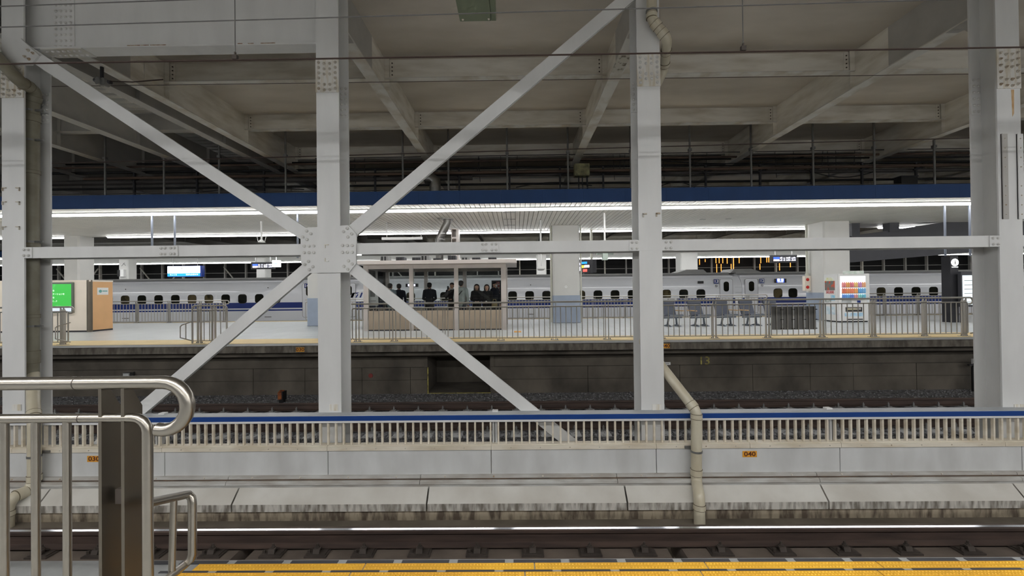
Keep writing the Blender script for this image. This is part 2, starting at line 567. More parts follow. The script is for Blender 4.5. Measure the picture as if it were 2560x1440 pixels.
# ---- barrier wall between the tracks
bw = thing('wall_track_divider', 'low white barrier wall between the two tracks with sloping slabs below', None, (0, 6.36, -1.95), kind='structure')
part('core', MB().box(-13, 13, 6.42, 6.50, -1.97, -.96).box(-13, 13, 6.14, 6.45, -1.97, -1.80).box(-13, 13, 6.285, 6.45, -1.8, -1.505), TROUGH, bw)
part('kerb', MB().box(-13, PX(1562, 6.1), 6.11, 6.3, -1.98, -1.786).box(PX(1625, 6.1), 13, 6.11, 6.3, -1.98, -1.786).box(PX(1562, 6.1), PX(1625, 6.1), 6.11, 6.3, -1.98, -1.83), KERB, bw)
# sloping slabs between joints measured in the photo
sj = [PX(x_, 6.22, 1213) for x_ in (125, 597, 1072, 1561, 2051, 2532)]
d0 = sj[2] - sj[1]
sj = [sj[0] - d0 * 2, sj[0] - d0] + sj + [sj[-1] + d0, sj[-1] + 2 * d0]
for a, b in zip(sj[:-1], sj[1:]):
    a += .012; b -= .012
    part('sloping_slab', MB().prism_x([(6.225, -1.515), (6.055, -1.685), (6.055, -1.79), (6.13, -1.79), (6.225, -1.70)], a, b), [SLABC, SLABE], bw)
for o in bw.children:
    if o.name.startswith('sloping_slab'):
        for p_ in o.data.polygons:
            p_.material_index = 0 if p_.normal.z > .3 and p_.normal.y < -.2 else 1
# stepped cable trough with bolts
tj = [PX(x_, 6.3, 1195) for x_ in (567, 1050, 1543, 2046)]
dt = tj[2] - tj[1]
tj = [tj[0] - 2 * dt, tj[0] - dt] + tj + [tj[-1] + dt, tj[-1] + 2 * dt]
for a, b in zip(tj[:-1], tj[1:]):
    part('trough_cover', MB().prism_x([(6.42, -1.392), (6.345, -1.398), (6.335, -1.402), (6.328, -1.436), (6.42, -1.436)], a + .004, b - .004), TROUGH, bw)
    part('trough_ledge', MB().box(a, b, 6.31, 6.42, -1.447, -1.437), LEDGE, bw)
    part('trough_lip', MB().prism_x([(6.42, -1.449), (6.29, -1.449), (6.272, -1.460), (6.262, -1.500), (6.42, -1.500)], a + .004, b - .004), TROUGH, bw)
    for k_ in range(4):
        inst('cover_bolt', SMALLBOLT, (a + (k_ + .5) * (b - a) / 4, 6.335, -1.416), bw)
# wall panels with dark joints
pj = [PX(x_, 6.38, 1150) for x_ in (412, 820, 1228, 1641, 2100, 2555)]
pj = [pj[0] - 2.5 * k_ for k_ in (3, 2, 1)] + pj + [pj[-1] + 2.6, pj[-1] + 5.2]
for a, b in zip(pj[:-1], pj[1:]):
    part('wall_panel', MB().box(a + .006, b - .006, 6.38, 6.44, -1.40, -1.032), PANELW, bw)
cj = [PX(x_, 6.36, 1117) for x_ in (30, 405, 818, 1228, 1641, 1875, 2103)]
cj = [-13, cj[0] - 2.4] + cj + [cj[-1] + 2.45, 13]
for a, b in zip(cj[:-1], cj[1:]):
    part('wall_cap', MB().box(a + .003, b - .003, 6.355, 6.50, -1.022, -.955).box(a + .003, b - .003, 6.37, 6.49, -.955, -.943), CREAM, bw)
    for k_ in range(int((b - a) / .45)):
        inst('cap_bolt', SMALLBOLT, (a + .3 + k_ * .45, 6.355, -.99), bw, scale=(.6, .6, .6))

# ---- fence on the barrier wall
fe = thing('fence', 'low white barred fence with a blue top rail on the barrier wall', 'fence', (0, 6.42, -.943))
fz = ZY(1280, 1050, 6.40)
part('top_rail', MB().box(-13, 13, 6.375, 6.50, fz + .012, fz + .085), BLUER, fe)
part('top_rail_cap', MB().box(-13, 13, 6.38, 6.56, fz + .085, fz + .095), RAILTOP, fe)
part('rail_bead', MB().box(-13, 13, 6.37, 6.45, fz - .018, fz + .012), WHITE, fe)
bal = MB().box(-.013, .013, -.02, .02, 0, fz - .018 + .943).mesh('baluster', CREAM)
bx0 = PX(1246, 6.42, 1080)
for k_ in range(-86, 90):
    xx = bx0 + k_ * .1195
    inst('baluster', bal, (xx, 6.42, -.943), fe)
for px in (398, 1237, 2078):
    xx = PX(px, 6.47, 1080)
    part('fence_post', MB().box(xx - .035, xx - .012, 6.44, 6.54, -.943, fz + .03).box(xx + .012, xx + .035, 6.44, 6.54, -.943, fz + .03).box(xx - .012, xx + .012, 6.5, 6.54, -.943, fz + .03), PANELW, fe)
    part('rail_bracket', MB().box(xx - .04, xx + .05, 6.50, 6.58, fz + .06, fz + .115), WHITE, fe)

# ---- far track: ballast, sleepers, rails
tr2 = thing('railway_track', 'ballasted track with grey concrete sleepers and rust brown rails before the far platform', 'railway track', (0, 9.25, -1.6))
part('ballast_bed', MB().box(-17, 17, 6.5, 11.72, -1.97, -1.47), BALLB, tr2)
for yc in (8.5, 10.0):
    part('rail', rail_mb(yc, -17, 17), [RUST, RUST], tr2)
slp = MB()
slp.add([(-.13, -1.2, -.15), (.13, -1.2, -.15), (.13, 1.2, -.15), (-.13, 1.2, -.15), (-.10, -1.2, .02), (.10, -1.2, .02), (.10, 1.2, .02), (-.10, 1.2, .02)],
        [(0, 3, 2, 1), (4, 5, 6, 7), (0, 1, 5, 4), (1, 2, 6, 5), (2, 3, 7, 6), (3, 0, 4, 7)])
slm = slp.mesh('sleeper', SLEEP)
clm = MB()
for yy in (-.75, .75):
    for sgn in (-1, 1):
        clm.box(-.05, .05, yy + sgn * .11 - .045, yy + sgn * .11 + .045, .02, .045).tube([(0, yy + sgn * .11, .04), (0, yy + sgn * .11, .10)], .022, 6).tube([(0, yy + sgn * .11, .10), (0, yy + sgn * .11, .125)], .012, 5)
clm = clm.mesh('sleeper_clip', GALV)
s0 = PZ(1291, 1020, -1.42).x
for k_ in range(-28, 29):
    o = inst('sleeper', slm, (s0 + k_ * .583, 9.25, -1.442), tr2)
    inst('sleeper_clip', clm, (s0 + k_ * .583, 9.25, -1.442), o)


def stones(name, zones, parent):
    base = np.array([(1, 0, 0), (-1, 0, 0), (0, 1, 0), (0, -1, 0), (0, 0, 1), (0, 0, -1)], float)
    tri = np.array([(0, 2, 4), (2, 1, 4), (1, 3, 4), (3, 0, 4), (2, 0, 5), (1, 2, 5), (3, 1, 5), (0, 3, 5)])
    V, T = [], []
    o = 0
    for (x0, x1, y0, y1, z, dens, smin, smax) in zones:
        n = int((x1 - x0) * (y1 - y0) * dens)
        c = np.stack([rng.uniform(x0, x1, n), rng.uniform(y0, y1, n), z + rng.uniform(-.02, .02, n)], 1)
        s_ = rng.uniform(smin, smax, (n, 1, 1)) * rng.uniform(.65, 1.25, (n, 6, 1))
        v = base[None] * s_
        a = rng.uniform(0, 6.28, n); b = rng.uniform(0, 6.28, n)
        ca, sa, cb, sb = np.cos(a)[:, None], np.sin(a)[:, None], np.cos(b)[:, None], np.sin(b)[:, None]
        x_, y_, z_ = v[..., 0], v[..., 1], v[..., 2]
        x1_, y1_ = x_ * ca - y_ * sa, x_ * sa + y_ * ca
        y2_, z2_ = y1_ * cb - z_ * sb, y1_ * sb + z_ * cb
        v = np.stack([x1_, y2_, z2_], -1) + c[:, None, :]
        V.append(v.reshape(-1, 3))
        T.append((tri[None] + (np.arange(n) * 6)[:, None, None]).reshape(-1, 3) + o)
        o += n * 6
    V = np.concatenate(V) - np.array(WL[parent]); T = np.concatenate(T)
    me = bpy.data.meshes.new(name)
    me.vertices.add(len(V)); me.vertices.foreach_set('co', V.astype(np.float32).ravel())
    me.loops.add(len(T) * 3); me.loops.foreach_set('vertex_index', T.astype(np.int32).ravel())
    me.polygons.add(len(T))
    me.polygons.foreach_set('loop_start', np.arange(0, len(T) * 3, 3, dtype=np.int32))
    me.polygons.foreach_set('loop_total', np.full(len(T), 3, dtype=np.int32))
    me.materials.append(BALL)
    me.update(calc_edges=True)
    ob = bpy.data.objects.new(name, me)
    COL.objects.link(ob)
    ob.parent = parent
    ob['kind'] = 'stuff'
    return ob


stones('ballast', [(-13, 13, 7.2, 8.40, -1.46, 560, .024, .045), (-14, 14, 8.6, 9.9, -1.475, 200, .024, .045), (-16, 16, 10.1, 11.66, -1.485, 240, .02, .036)], tr2)

# ---- far platform
FE = 11.03
fp = thing('floor_far_platform', 'pale grey tiled far platform with a weathered concrete lip', None, (0, 15, -.17), kind='structure')
part('slab', MB().box(-45, 45, FE + .03, 21.3, -.16, -.012), FJOINT, fp)
part('edge_coping', MB().box(-45, 45, FE, FE + .5, -.012, 0), EDGET, fp)
for k_ in range(-22, 22):
    part('lip', MB().box(k_ * 2 + .003, k_ * 2 + 1.997, FE - .02, FE + .4, -.185, -.02).box(k_ * 2 + .003, k_ * 2 + 1.997, FE, FE + .4, -.02, -.004), LIPC, fp)
yt = .6
ftile = MB().box(0, yt - .006, 0, yt - .006, -.012, 0).mesh('tile', FTILE)
for i in range(-25, 25):
    for j in range(6):
        if j > 1:
            inst('tile', ftile, (i * yt, FE + .5 + j * yt, 0), fp)
mb = MB()
for i in range(-75, 75):
    for j in range(17):
        if j <= 1 or j == 15 or (j < 6 and -25 <= i < 25):
            continue
        x0 = i * yt; y0 = FE + .5 + j * yt
        if y0 > 21.25: continue
        mb.add([(x0, y0, 0), (x0 + yt - .006, y0, 0), (x0 + yt - .006, min(y0 + yt - .006, 21.3), 0), (x0, min(y0 + yt - .006, 21.3), 0)], [(0, 1, 2, 3)])
part('tile_field', mb, FTILE, fp, kind='stuff')
for k_ in range(-45, 45):
    pass
part('yellow_line', MB().box(-45, 45, FE + .56, FE + .5 + 2 * yt - .02, -.012, .002), YELF, fp)
part('yellow_line', MB().box(-45, 45, FE + .5 + 15 * yt, FE + .5 + 16 * yt - .25, -.012, .002), YELF, fp)
part('far_edge', MB().box(-45, 45, 20.9, 21.32, -1.7, -.16), LIPC, fp)
part('edge_beam', MB().box(-45, 45, 11.55, 12.2, -.40, -.17).box(-45, 45, FE + .25, FE + .45, -.33, -.185), WALLC, fp)
part('floor_stud', MB().box(PX(1285, 14.2, 822), PX(1303, 14.2, 822), 14.0, 14.5, 0, .003), ORMARK, fp, label='small orange floor sticker')

# ---- wall under the far platform
wu = thing('wall_under_platform', 'dark stained concrete wall under the far platform', None, (0, 11.7, -1.7), kind='structure')
part('upper_wall', MB().box(-45, PX(1068, 11.95, 940), 11.80, 12.2, -1.6, -.17).box(PX(1226, 11.95, 940), 45, 11.80, 12.2, -1.6, -.17), WALLC, wu)
zt = ZY(1280, 917, 11.7)
wj = [PX(x_, 11.7, 950) for x_ in (-350, -140, 80, 330, 633, 762, 905, 1026, 1068)]
wj2 = [PX(x_, 11.7, 950) for x_ in (1226, 1470, 1700, 1882, 2026, 2134, 2292, 2480, 2720, 2950)]
for lst in (wj, wj2):
    for a, b in zip(lst[:-1], lst[1:]):
        zz = -1.08
        dy = random.uniform(0, .012)
        part('concrete_panel', MB().box(a + .006, b - .006, 11.7 + dy, 11.8, zz + .004, zt), WALLC, wu)
        part('concrete_panel', MB().box(a + .006, b - .006, 11.7 + dy * .5, 11.8, -1.7, zz - .004), WALLC, wu)
xa, xb = wj[-1], wj2[0]
part('refuge_recess', MB().box(xa - .1, xa, 11.75, 13.2, -1.7, -.17).box(xb, xb + .1, 11.75, 13.2, -1.7, -.17).box(xa, xb, 13.1, 13.2, -1.7, -.17).box(xa, xb, 11.75, 13.2, -1.75, -1.45), WALLC, wu)
part('refuge_edge', MB().box(xa, xa + .03, 11.72, 11.76, -1.47, zt).box(xa, xb, 11.7, 11.75, -1.50, -1.455), YMARK, wu)

# ---- ceiling
ce = thing('ceiling', 'stained concrete roof slab over the tracks', None, (0, 20, 6.74), kind='structure')
part('roof_slab', MB().box(-8.45, 62, -10, 47, 6.74, 7.0), ROOFC, ce)
mb = MB()
n_ = int((47 - 6) / .3)
dk = []
for k_ in range(n_):
    y0 = 6 + k_ * .3
    dk += [(y0, 6.80), (y0 + .17, 6.80), (y0 + .19, 6.90), (y0 + .28, 6.90)]
for a, b in zip(dk[:-1], dk[1:]):
    mb.add([(-62, a[0], a[1]), (-8.6, a[0], a[1]), (-8.6, b[0], b[1]), (-62, b[0], b[1])], [(0, 1, 2, 3)])
part('steel_deck', mb, DECKM, ce)
part('deck_back', MB().box(-62, -8.45, -10, 47, 6.94, 7.0), SOFBACK, ce)
we = thing('wall_back', 'dark glazed end wall of the hall behind the last platform', None, (0, 46, -2), kind='structure')
part('backing', MB().box(-65, 65, 46.6, 47, -2, 7), mat('night_wall', (30, 30, 30), .8, var=.1, scale=.6), we)
for k_ in range(-26, 27):
    xx = k_ * 2.35 + .4
    part('mullion', MB().box(xx - .07, xx + .07, 46.0, 46.25, -2, 6.7), GIRDG if k_ % 4 else BEAMC, we)
for zz in (2.6, 3.05, 1.9, 3.7):
    part('transom', MB().box(-63, 63, 46.05, 46.12, zz, zz + .05), GIRDG, we)
for k_ in range(-26, -4, 2):
    xx = k_ * 2.35 + .4
    a, b = Vector((xx, 45.9, 4.4)), Vector((xx + 2.35 * (1 if k_ % 4 else -1), 45.9, 1.5))
    part('brace', MB().tube([a, b], .07, 6), BEAMF, we)
# ground beyond the far platform
part('subfloor', MB().box(-65, 65, 21.32, 47, -1.9, -1.55), BALLB, we)
# ================================================================== STEEL FRAME BETWEEN THE TRACKS
CY = 6.55            # front plane of the columns
CD = .40             # depth of the H columns
CW = .36


def splice(parent, name, x0, x1, z0, z1, y, rows, cols, mesh, m, skip=(), stag=False):
    p_ = part(name, MB().box(x0, x1, y - .014, y + .002, z0, z1), m, parent)
    for r_ in range(rows):
        for c_ in range(cols):
            if (r_, c_) in skip: continue
            fx = (c_ + .5) / cols; fz_ = (r_ + .5) / rows
            xx = x0 + (x1 - x0) * (.02 + .96 * fx); zz = z1 - (z1 - z0) * (.03 + .94 * fz_)
            if stag and c_ in (1, cols - 2): zz -= (z1 - z0) * .04
            inst('bolt', mesh, (xx, y - .014, zz), p_)
    return p_


def column(px, py, label, spl, mesh):
    xc = PX(px, CY, py)
    t = thing('steel_column', label, 'column', (xc, CY + CD / 2, -1.95), 'steel columns between the tracks')
    a, b = xc - CW / 2, xc + CW / 2
    mb = MB().box(a, b, CY, CY + .024, -1.95, 6.74).box(a, b, CY + CD - .024, CY + CD, -1.95, 6.74)
    part('flanges', mb, WHITE, t)
    part('web', MB().box(xc - .009, xc + .009, CY + .024, CY + CD - .024, -1.95, 6.74), WHITE, t)
    z1, z0 = ZY(px, spl[0], CY), ZY(px, spl[1], CY)
    sk = {(2, 1), (2, 2), (5, 1), (5, 2)} if mesh is BOLT else {(3, 1), (3, 2)}
    splice(t, 'splice_plate', a - .003, b + .003, z0, z1, CY, 6, 4, mesh, WHITE2, sk, stag=True)
    # rear flange inner plates with bolts
    sgn = 1 if px < 1290 else -1
    xa, xb = (xc + .03, b) if sgn > 0 else (a, xc - .03)
    zz = (z1 - .25, z0 - .25)
    p_ = part('rear_splice_plate', MB().box(xa, xb, CY + CD - .038, CY + CD - .024, zz[1], zz[0]), WHITE, t)
    for r_ in range(6):
        for q in (0, 1):
            inst('bolt', BOLT, (xa + (xb - xa) * (.28 + .48 * q), CY + CD - .038, zz[0] - (r_ + .5) * (zz[0] - zz[1]) / 6), p_)
    # lifting lug near the foot
    zb = ZY(px, 1025, CY)
    part('foot_lug', MB().box(xc - .01, xc + .13, CY - .012, CY, zb - .01, zb + .09), WHITE2, t)
    # knee up to the roof girder
    r_ = .42
    pts = [(CY + CD, 5.05)] + [(CY + CD + r_ - r_ * math.cos(math.radians(a_)), 5.43 + r_ * math.sin(math.radians(a_))) for a_ in range(0, 91, 15)] + [(CY + CD + r_, 6.0), (CY + CD, 6.0)]
    part('knee', MB().prism_x(pts, xc - .11, xc + .11), GIRDG, t)
    return t, xc


colL, xL = column(33, 700, 'white steel column with an olive drainpipe running down its side', (165, 245), NUT)
colC, xC = column(821, 520, 'white steel column behind the bolted cross plate where the braces meet', (148, 231), NUT)
col3, x3 = column(1626, 560, 'white steel column with a beige drainpipe crossing its top', (135, 216), BOLT)
colR, xR = column(2527, 540, 'white steel column with riveted angle brackets and a rust streak', (122, 222), NUT)

# details on the outer columns
for (px, py) in ((12, 470), (46, 470), (12, 505), (46, 505), (12, 567), (46, 567)):
    q = P(px, py, CY)
    part('bracket_stub', MB().box(q.x - .03, q.x + .03, CY - .02, CY, q.z - .008, q.z + .008).box(q.x - .03 if px < 20 else q.x + .018, q.x - .018 if px < 20 else q.x + .03, CY - .02, CY, q.z - .05, q.z), BOLTM, colL)
for (px, py) in ((1612, 535), (1645, 534)):
    q = P(px, py, CY)
    part('bracket_stub', MB().box(q.x - .035, q.x + .03, CY - .02, CY, q.z - .01, q.z + .012).box(q.x - .035, q.x - .015, CY - .02, CY, q.z - .05, q.z), BOLTM, col3)
for px in (2510, 2549):
    q0, q1 = P(px - 5, 548, CY), P(px + 5, 335, CY)
    pa = part('angle_bracket', MB().box(q0.x, q1.x + .01, CY - .012, CY, q0.z, q1.z).box(q0.x, q0.x + .01, CY - .024, CY, q0.z, q1.z), GIRDG if px < 2530 else WHITE, colR)
    for k_ in range(9):
        if k_ == 4: continue
        inst('bolt', SMALLBOLT, ((q0.x + q1.x) / 2 + .01, CY - .012, q0.z + (k_ + .5) * (q1.z - q0.z) / 9), pa, scale=(.7, .7, .7))

q0, q1 = P(2529, 292, CY), P(2535, 224, CY)
part('rust_streak', MB().prism_y([(q0.x + .012, q0.z), (q1.x - .008, q0.z + .05), (q1.x, q1.z), (q0.x, q1.z)][::-1], CY - .0012, CY), mat('rust_streak', (214, 190, 150), .6, rgb2=(186, 142, 90), scale=14, stretch=(6, 6, .6)), colR)

# ---- horizontal beam in three spans
BY = CY + .01
zb0 = ZY(1400, 630, BY)
zb1 = ZY(1400, 602, BY)


def hspan(x0, x1, label):
    t = thing('horizontal_beam', label, 'beam', ((x0 + x1) / 2, BY + .16, zb0), 'horizontal beam spans')
    part('flanges', MB().box(x0, x1, BY, BY + .018, zb0, zb1).box(x0, x1, BY + .30, BY + .318, zb0, zb1), WHITE, t)
    zm = (zb0 + zb1) / 2
    part('web', MB().box(x0, x1, BY + .018, BY + .30, zm - .006, zm + .006), WHITE, t)
    return t


def beam_splice(t, px0, px1, cols, py):
    x0, x1 = PX(px0, BY, py), PX(px1, BY, py)
    p_ = part('splice_plate', MB().box(x0, x1, BY - .014, BY + .002, zb0 + .004, zb1 - .004), WHITE, t)
    for c_ in cols:
        for zz in (zb0 + .042, zb1 - .042):
            inst('bolt', BOLT, (PX(c_, BY, py), BY - .014, zz), p_)


h1 = hspan(xL + CW / 2 - .35, PX(756, BY, 625), 'white horizontal beam span between the drainpipe column and the cross plate')
beam_splice(h1, 28, 82, (63, 74), 631)
beam_splice(h1, 398, 446, (405, 414.5, 429, 438), 629)
h2 = hspan(PX(886, BY, 620), x3 - CW / 2, 'white horizontal beam span between the cross plate and the next column')
beam_splice(h2, 1198, 1247, (1206.5, 1215.5, 1230, 1240), 618)
h3 = hspan(x3 + CW / 2, xR - CW / 2, 'long white horizontal beam span reaching the column with angle brackets')
beam_splice(h3, 1572.5, 1684, (1579.5, 1591.5, 1664.5, 1676.5), 611)
beam_splice(h3, 2472, 2600, (2480.5, 2492.5), 603)
h4 = hspan(xR + CW / 2, 13, 'white horizontal beam span beyond the column with angle brackets')


# ---- braces of the X frame and the cross plate
def brace(pxa, pxb, label, wpx=31):
    a, b = P(pxa[0], pxa[1], BY), P(pxb[0], pxb[1], BY)
    d = (b - a); L = d.length; d.normalize()
    n = Vector((-d.z, 0, d.x))
    wh = wpx * CY / FPX / 2
    c = (a + b) / 2
    base = a if a.z < b.z else b
    t = thing('diagonal_brace', label, 'brace', base, 'braces of the cross frame')
    Yv = Vector((0, 1, 0))
    mb = MB().obox(c + Yv * .008, d * (L / 2), n * wh, Yv * .009).obox(c + Yv * .072, d * (L / 2), n * (wh - .004), Yv * .006)
    part('flanges', mb, WHITE, t)
    part('web', MB().obox(c + Yv * .042, d * (L / 2), n * .006, Yv * .026), WHITE, t)
    return t


bUL = brace((60, 124), (775, 595), 'diagonal brace rising from the cross plate to the drainpipe column')
bUR = brace((868, 588), (1612, -43), 'diagonal brace rising from the cross plate to the column with the crossing drainpipe', 31)
bLL = brace((790, 651), (228, 1129), 'diagonal brace falling from the cross plate behind the stainless railing', 29)
bLR = brace((868, 660), (1445, 1123), 'diagonal brace falling from the cross plate to the fence beside the beige drainpipe', 29)
q = [P(x_, y_, CY - .03) for x_, y_ in ((762, 570), (870.6, 563), (890, 584), (890, 659), (872, 681), (772, 683), (752.5, 658), (751, 588))]
gp = thing('cross_plate', 'octagonal white gusset plate with domed bolts joining the braces', 'gusset plate', (xC, CY - .02, min(v.z for v in q)))
part('plate', MB().prism_y([(v.x, v.z) for v in q][::-1], CY - .03, CY + .012), WHITE, gp)
for (cx_, cy_) in ((97, 352), (134, 376), (63, 405), (100, 428), (75, 487), (118, 487), (161, 486), (75, 546), (118, 546), (161, 546), (113, 625), (80, 652), (153, 673), (120, 700),
                   (462, 328), (428, 357), (502, 377), (468, 406), (420, 482), (463, 482), (507, 482), (420, 543), (463, 543), (507, 543), (473, 620), (507, 648), (433, 669), (467, 696)):
    v = P(740 + cx_ / 3.6, 480 + cy_ / 3.6, CY - .03)
    inst('bolt', BOLT, (v.x, CY - .03, v.z), gp, scale=(1.15, 1.15, 1.15))
for (px, py, sg) in ((814, 612, 1), (814, 653, -1)):
    v = P(px, py, CY - .03)
    part('weld_mark', MB().box(v.x - .012, v.x + .05, CY - .042, CY - .03, v.z - .006, v.z + .006).box(v.x - .012, v.x, CY - .042, CY - .03, min(v.z, v.z - sg * .05), max(v.z, v.z - sg * .05)), WHITE2, gp)
q = [P(x_, y_, CY - .005) for x_, y_ in ((14, 97), (54, 97), (99, 139), (80, 163), (14, 163))]
g2 = part('corner_gusset', MB().prism_y([(v.x, v.z) for v in q][::-1], CY - .02, CY + .01), WHITE, colL)
for (px, py) in ((71, 126), (83, 133), (62.6, 141.7), (73, 148)):
    v = P(px, py, CY - .02)
    inst('bolt', NUT, (v.x, CY - .02, v.z), g2)

# ---- big plate girder between the two left columns
gz = 5.40
tg = thing('plate_girder', 'deep white plate girder with rows of bolts between the two columns', 'girder', ((xL + xC) / 2, 6.72, gz))
ga, gb = xL + .02, xC - .02
part('web', MB().box(ga, gb, 6.715, 6.735, gz + .015, 6.74), WHITE, tg)
part('bottom_flange', MB().box(ga, gb, 6.60, 6.85, gz - .012, gz + .015), WHITE, tg)
xw0, xw1 = PX(134, 6.71, 60), PX(187, 6.71, 60)
p_ = part('web_splice', MB().box(xw0, xw1, 6.70, 6.716, gz + .03, 6.7), WHITE, tg)
for r_ in range(13):
    for c_ in range(4):
        inst('bolt', BOLT, (xw0 + (c_ + .6) * (xw1 - xw0) / 4.3, 6.70, gz + .07 + r_ * .098), p_)
p_ = part('flange_splice', MB().box(xw0 - .1, xw1 + .22, 6.60, 6.85, gz - .026, gz - .012), BEAMF, tg)
for r_ in range(2):
    for c_ in range(7):
        inst('bolt', BOLT, (xw0 - .05 + c_ * .09, 6.66 + r_ * .12, gz - .026), p_, rot=(math.radians(90), 0, 0))

for (pa, pb) in ((318, 350), (352, 372), (376, 415), (594, 606), (620, 634), (652, 688)):
    xa_, xb_ = PX(pa, 6.6, 102), PX(pb, 6.6, 102)
    part('rust_flake', MB().box(xa_, xb_, 6.596, 6.604, gz + .006, gz + .018), mat('rust_edge', (120, 76, 48), .8, rgb2=(186, 170, 150), scale=20), tg)
# ================================================================== ROOF FRAME
GZ = 5.85


def roof_girder(xc, label, y0=6.95, y1=46.0, wdt=.25, m=BEAMC, grp='roof girders across the tracks'):
    t = thing('roof_girder', label, 'girder', (xc, y0, GZ), grp)
    part('web', MB().box(xc - .008, xc + .008, y0, y1, GZ + .02, 6.76), m, t)
    part('bottom_flange', MB().box(xc - wdt / 2, xc + wdt / 2, y0, y1, GZ, GZ + .022), BEAMF if m is BEAMC else m, t)
    part('painted_end', MB().box(xc - .0095, xc + .0095, y0, 8.6, GZ + .021, 6.75), GIRDG, t)
    for k_ in range(10):
        yy = 9.5 + 2.82 * k_
        if yy > y1: break
        part('stiffener', MB().box(xc - .11, xc + .11, yy - .05, yy - .035, GZ + .02, 6.74), m, t)
    return t


xg = [xL - .02, xC, x3, xR, 12.6, 17.6, 22.6, 27.6]
roof_girder(xg[0], 'beige roof girder beside the dark expansion gap')
roof_girder(xC, 'roof girder behind the cross plate column')
roof_girder(x3, 'roof girder behind the column with the crossing drainpipe, flaking paint')
roof_girder(xR, 'roof girder behind the column with angle brackets')
for xx in xg[4:]:
    roof_girder(xx, 'roof girder beyond the column with angle brackets')
for xx in (-8.72,):
    roof_girder(xx, 'grey roof girder between the expansion gap and the ribbed steel deck', m=GIRDG)
for xx in (-11.3, -13.7, -16.3, -19.0, -22, -25, -28):
    roof_girder(xx, 'grey roof girder under the ribbed steel deck', m=GIRDG, wdt=.3, grp='girders under the steel deck')
part('flaked_patch', MB().box(x3 - .126, x3 + .10, 7.9, 8.5, GZ - .004, GZ + .002), mat('bare_flake', (198, 194, 182), .8, rgb2=(120, 112, 98), scale=9, lo=.4, hi=.5), None)
bpy.context.view_layer.update()
fp_o = bpy.data.objects['flaked_patch']
gpar = [o for o in bpy.data.objects if o.get('label') == 'roof girder behind the column with the crossing drainpipe, flaking paint'][0]
fp_o.parent = gpar
fp_o.location = -WL[gpar]

BOLTROW = MB()
for k_ in range(4):
    BOLTROW.tube([(0, -.012, .08 + k_ * .09), (0, -.03, .08 + k_ * .09)], .016, 6)
BOLTROW = BOLTROW.mesh('bolt_row', mat('dark_bolt', (72, 62, 52), .7, var=0))
for row in range(13):
    yy = 9.5 + 2.82 * row
    if yy > 45: break
    for a, b in zip(xg[:-1], xg[1:]):
        t = thing('roof_beam', 'beige roof beam running between two girders, row %s from the columns' % ('one two three four five six seven eight nine ten eleven twelve thirteen'.split()[row]), 'beam', ((a + b) / 2, yy, 6.27), 'roof beams')
        part('web', MB().box(a + .02, b - .02, yy - .006, yy + .006, 6.29, 6.74), BEAMC, t)
        part('bottom_flange', MB().box(a + .02, b - .02, yy - .09, yy + .09, 6.27, 6.288), BEAMF, t)
        if row < 4:
            for xx in (a + .17, b - .17):
                cp = part('end_plate', MB().box(xx - .055, xx + .055, yy - .018, yy - .006, 6.30, 6.72), BEAMC, t)
                inst('bolt_row', BOLTROW, (xx, yy, 6.30), cp)
for row in range(7):
    yy = 12.3 + 5.2 * row
    t = thing('roof_beam', 'grey cross beam under the ribbed steel deck', 'beam', (-35, yy, 6.3), 'cross beams under the steel deck')
    part('web', MB().box(-62, -8.75, yy - .006, yy + .006, 6.3, 6.82), GIRDG, t)
    part('bottom_flange', MB().box(-62, -8.75, yy - .12, yy + .12, 6.28, 6.3), GIRDG, t)

# ================================================================== DRAINPIPES
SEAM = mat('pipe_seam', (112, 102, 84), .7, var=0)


def pipe_run(name, label, pts, r, m, collars=(), grp=None, n=16, bend=.12):
    pts = [Vector(p) for p in pts]
    # round the corners
    path = [pts[0]]
    for i in range(1, len(pts) - 1):
        a, c, b = pts[i - 1], pts[i], pts[i + 1]
        l1 = min(bend, (a - c).length * .45); l2 = min(bend, (b - c).length * .45)
        s_, e_ = c + (a - c).normalized() * l1, c + (b - c).normalized() * l2
        for k_ in range(5):
            u = k_ / 4
            path.append(s_ * (1 - u) ** 2 + c * 2 * u * (1 - u) + e_ * u * u)
    path.append(pts[-1])
    lo = min(pts, key=lambda v: v.z)
    t = thing(name, label, 'pipe', lo, grp)
    part('pipe', MB().tube(path, r, n), m, t, smooth=True)
    for (i, u, L) in collars:
        a, b = pts[i], pts[i + 1]
        d = (b - a).normalized(); c = a + (b - a) * u
        part('collar', MB().tube([c - d * L / 2, c + d * L / 2], r * 1.10, n), m, t, smooth=True)
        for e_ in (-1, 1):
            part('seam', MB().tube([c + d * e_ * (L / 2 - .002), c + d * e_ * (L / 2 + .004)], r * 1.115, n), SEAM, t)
    return t


yp = 6.72
Lp = [P(-60, 90, 6.42), P(0, 150, 6.42), P(45, 200, 6.42), P(88, 228, 6.75), P(82, 262, 6.78), P(80, 940, 6.78)]
dp = pipe_run('drain_pipe', 'olive beige drainpipe hugging the side of the column', Lp, .088, PIPED, [(2, .45, .1), (3, .55, .09), (4, .05, .12), (4, .25, .05), (4, .52, .05), (4, .78, .05), (4, .93, .2)], bend=.09)
for py in (278, 352, 605, 815):
    v = P(80, py, 6.78)
    part('pipe_clamp', MB().tube([v + Vector((0, 0, -.015)), v + Vector((0, 0, .015))], .098, 14).box(v.x + .08, v.x + .22, 6.74, 6.76, v.z - .015, v.z + .015), GALV, dp)
Lp2 = [P(83, 935, 6.78), P(83, 1000, 6.5), P(86, 1060, 6.26), P(86, 1205, 6.26), P(72, 1226, 6.2), P(32, 1243, 6.02), P(17, 1268, 5.98), P(17, 1322, 5.97)]
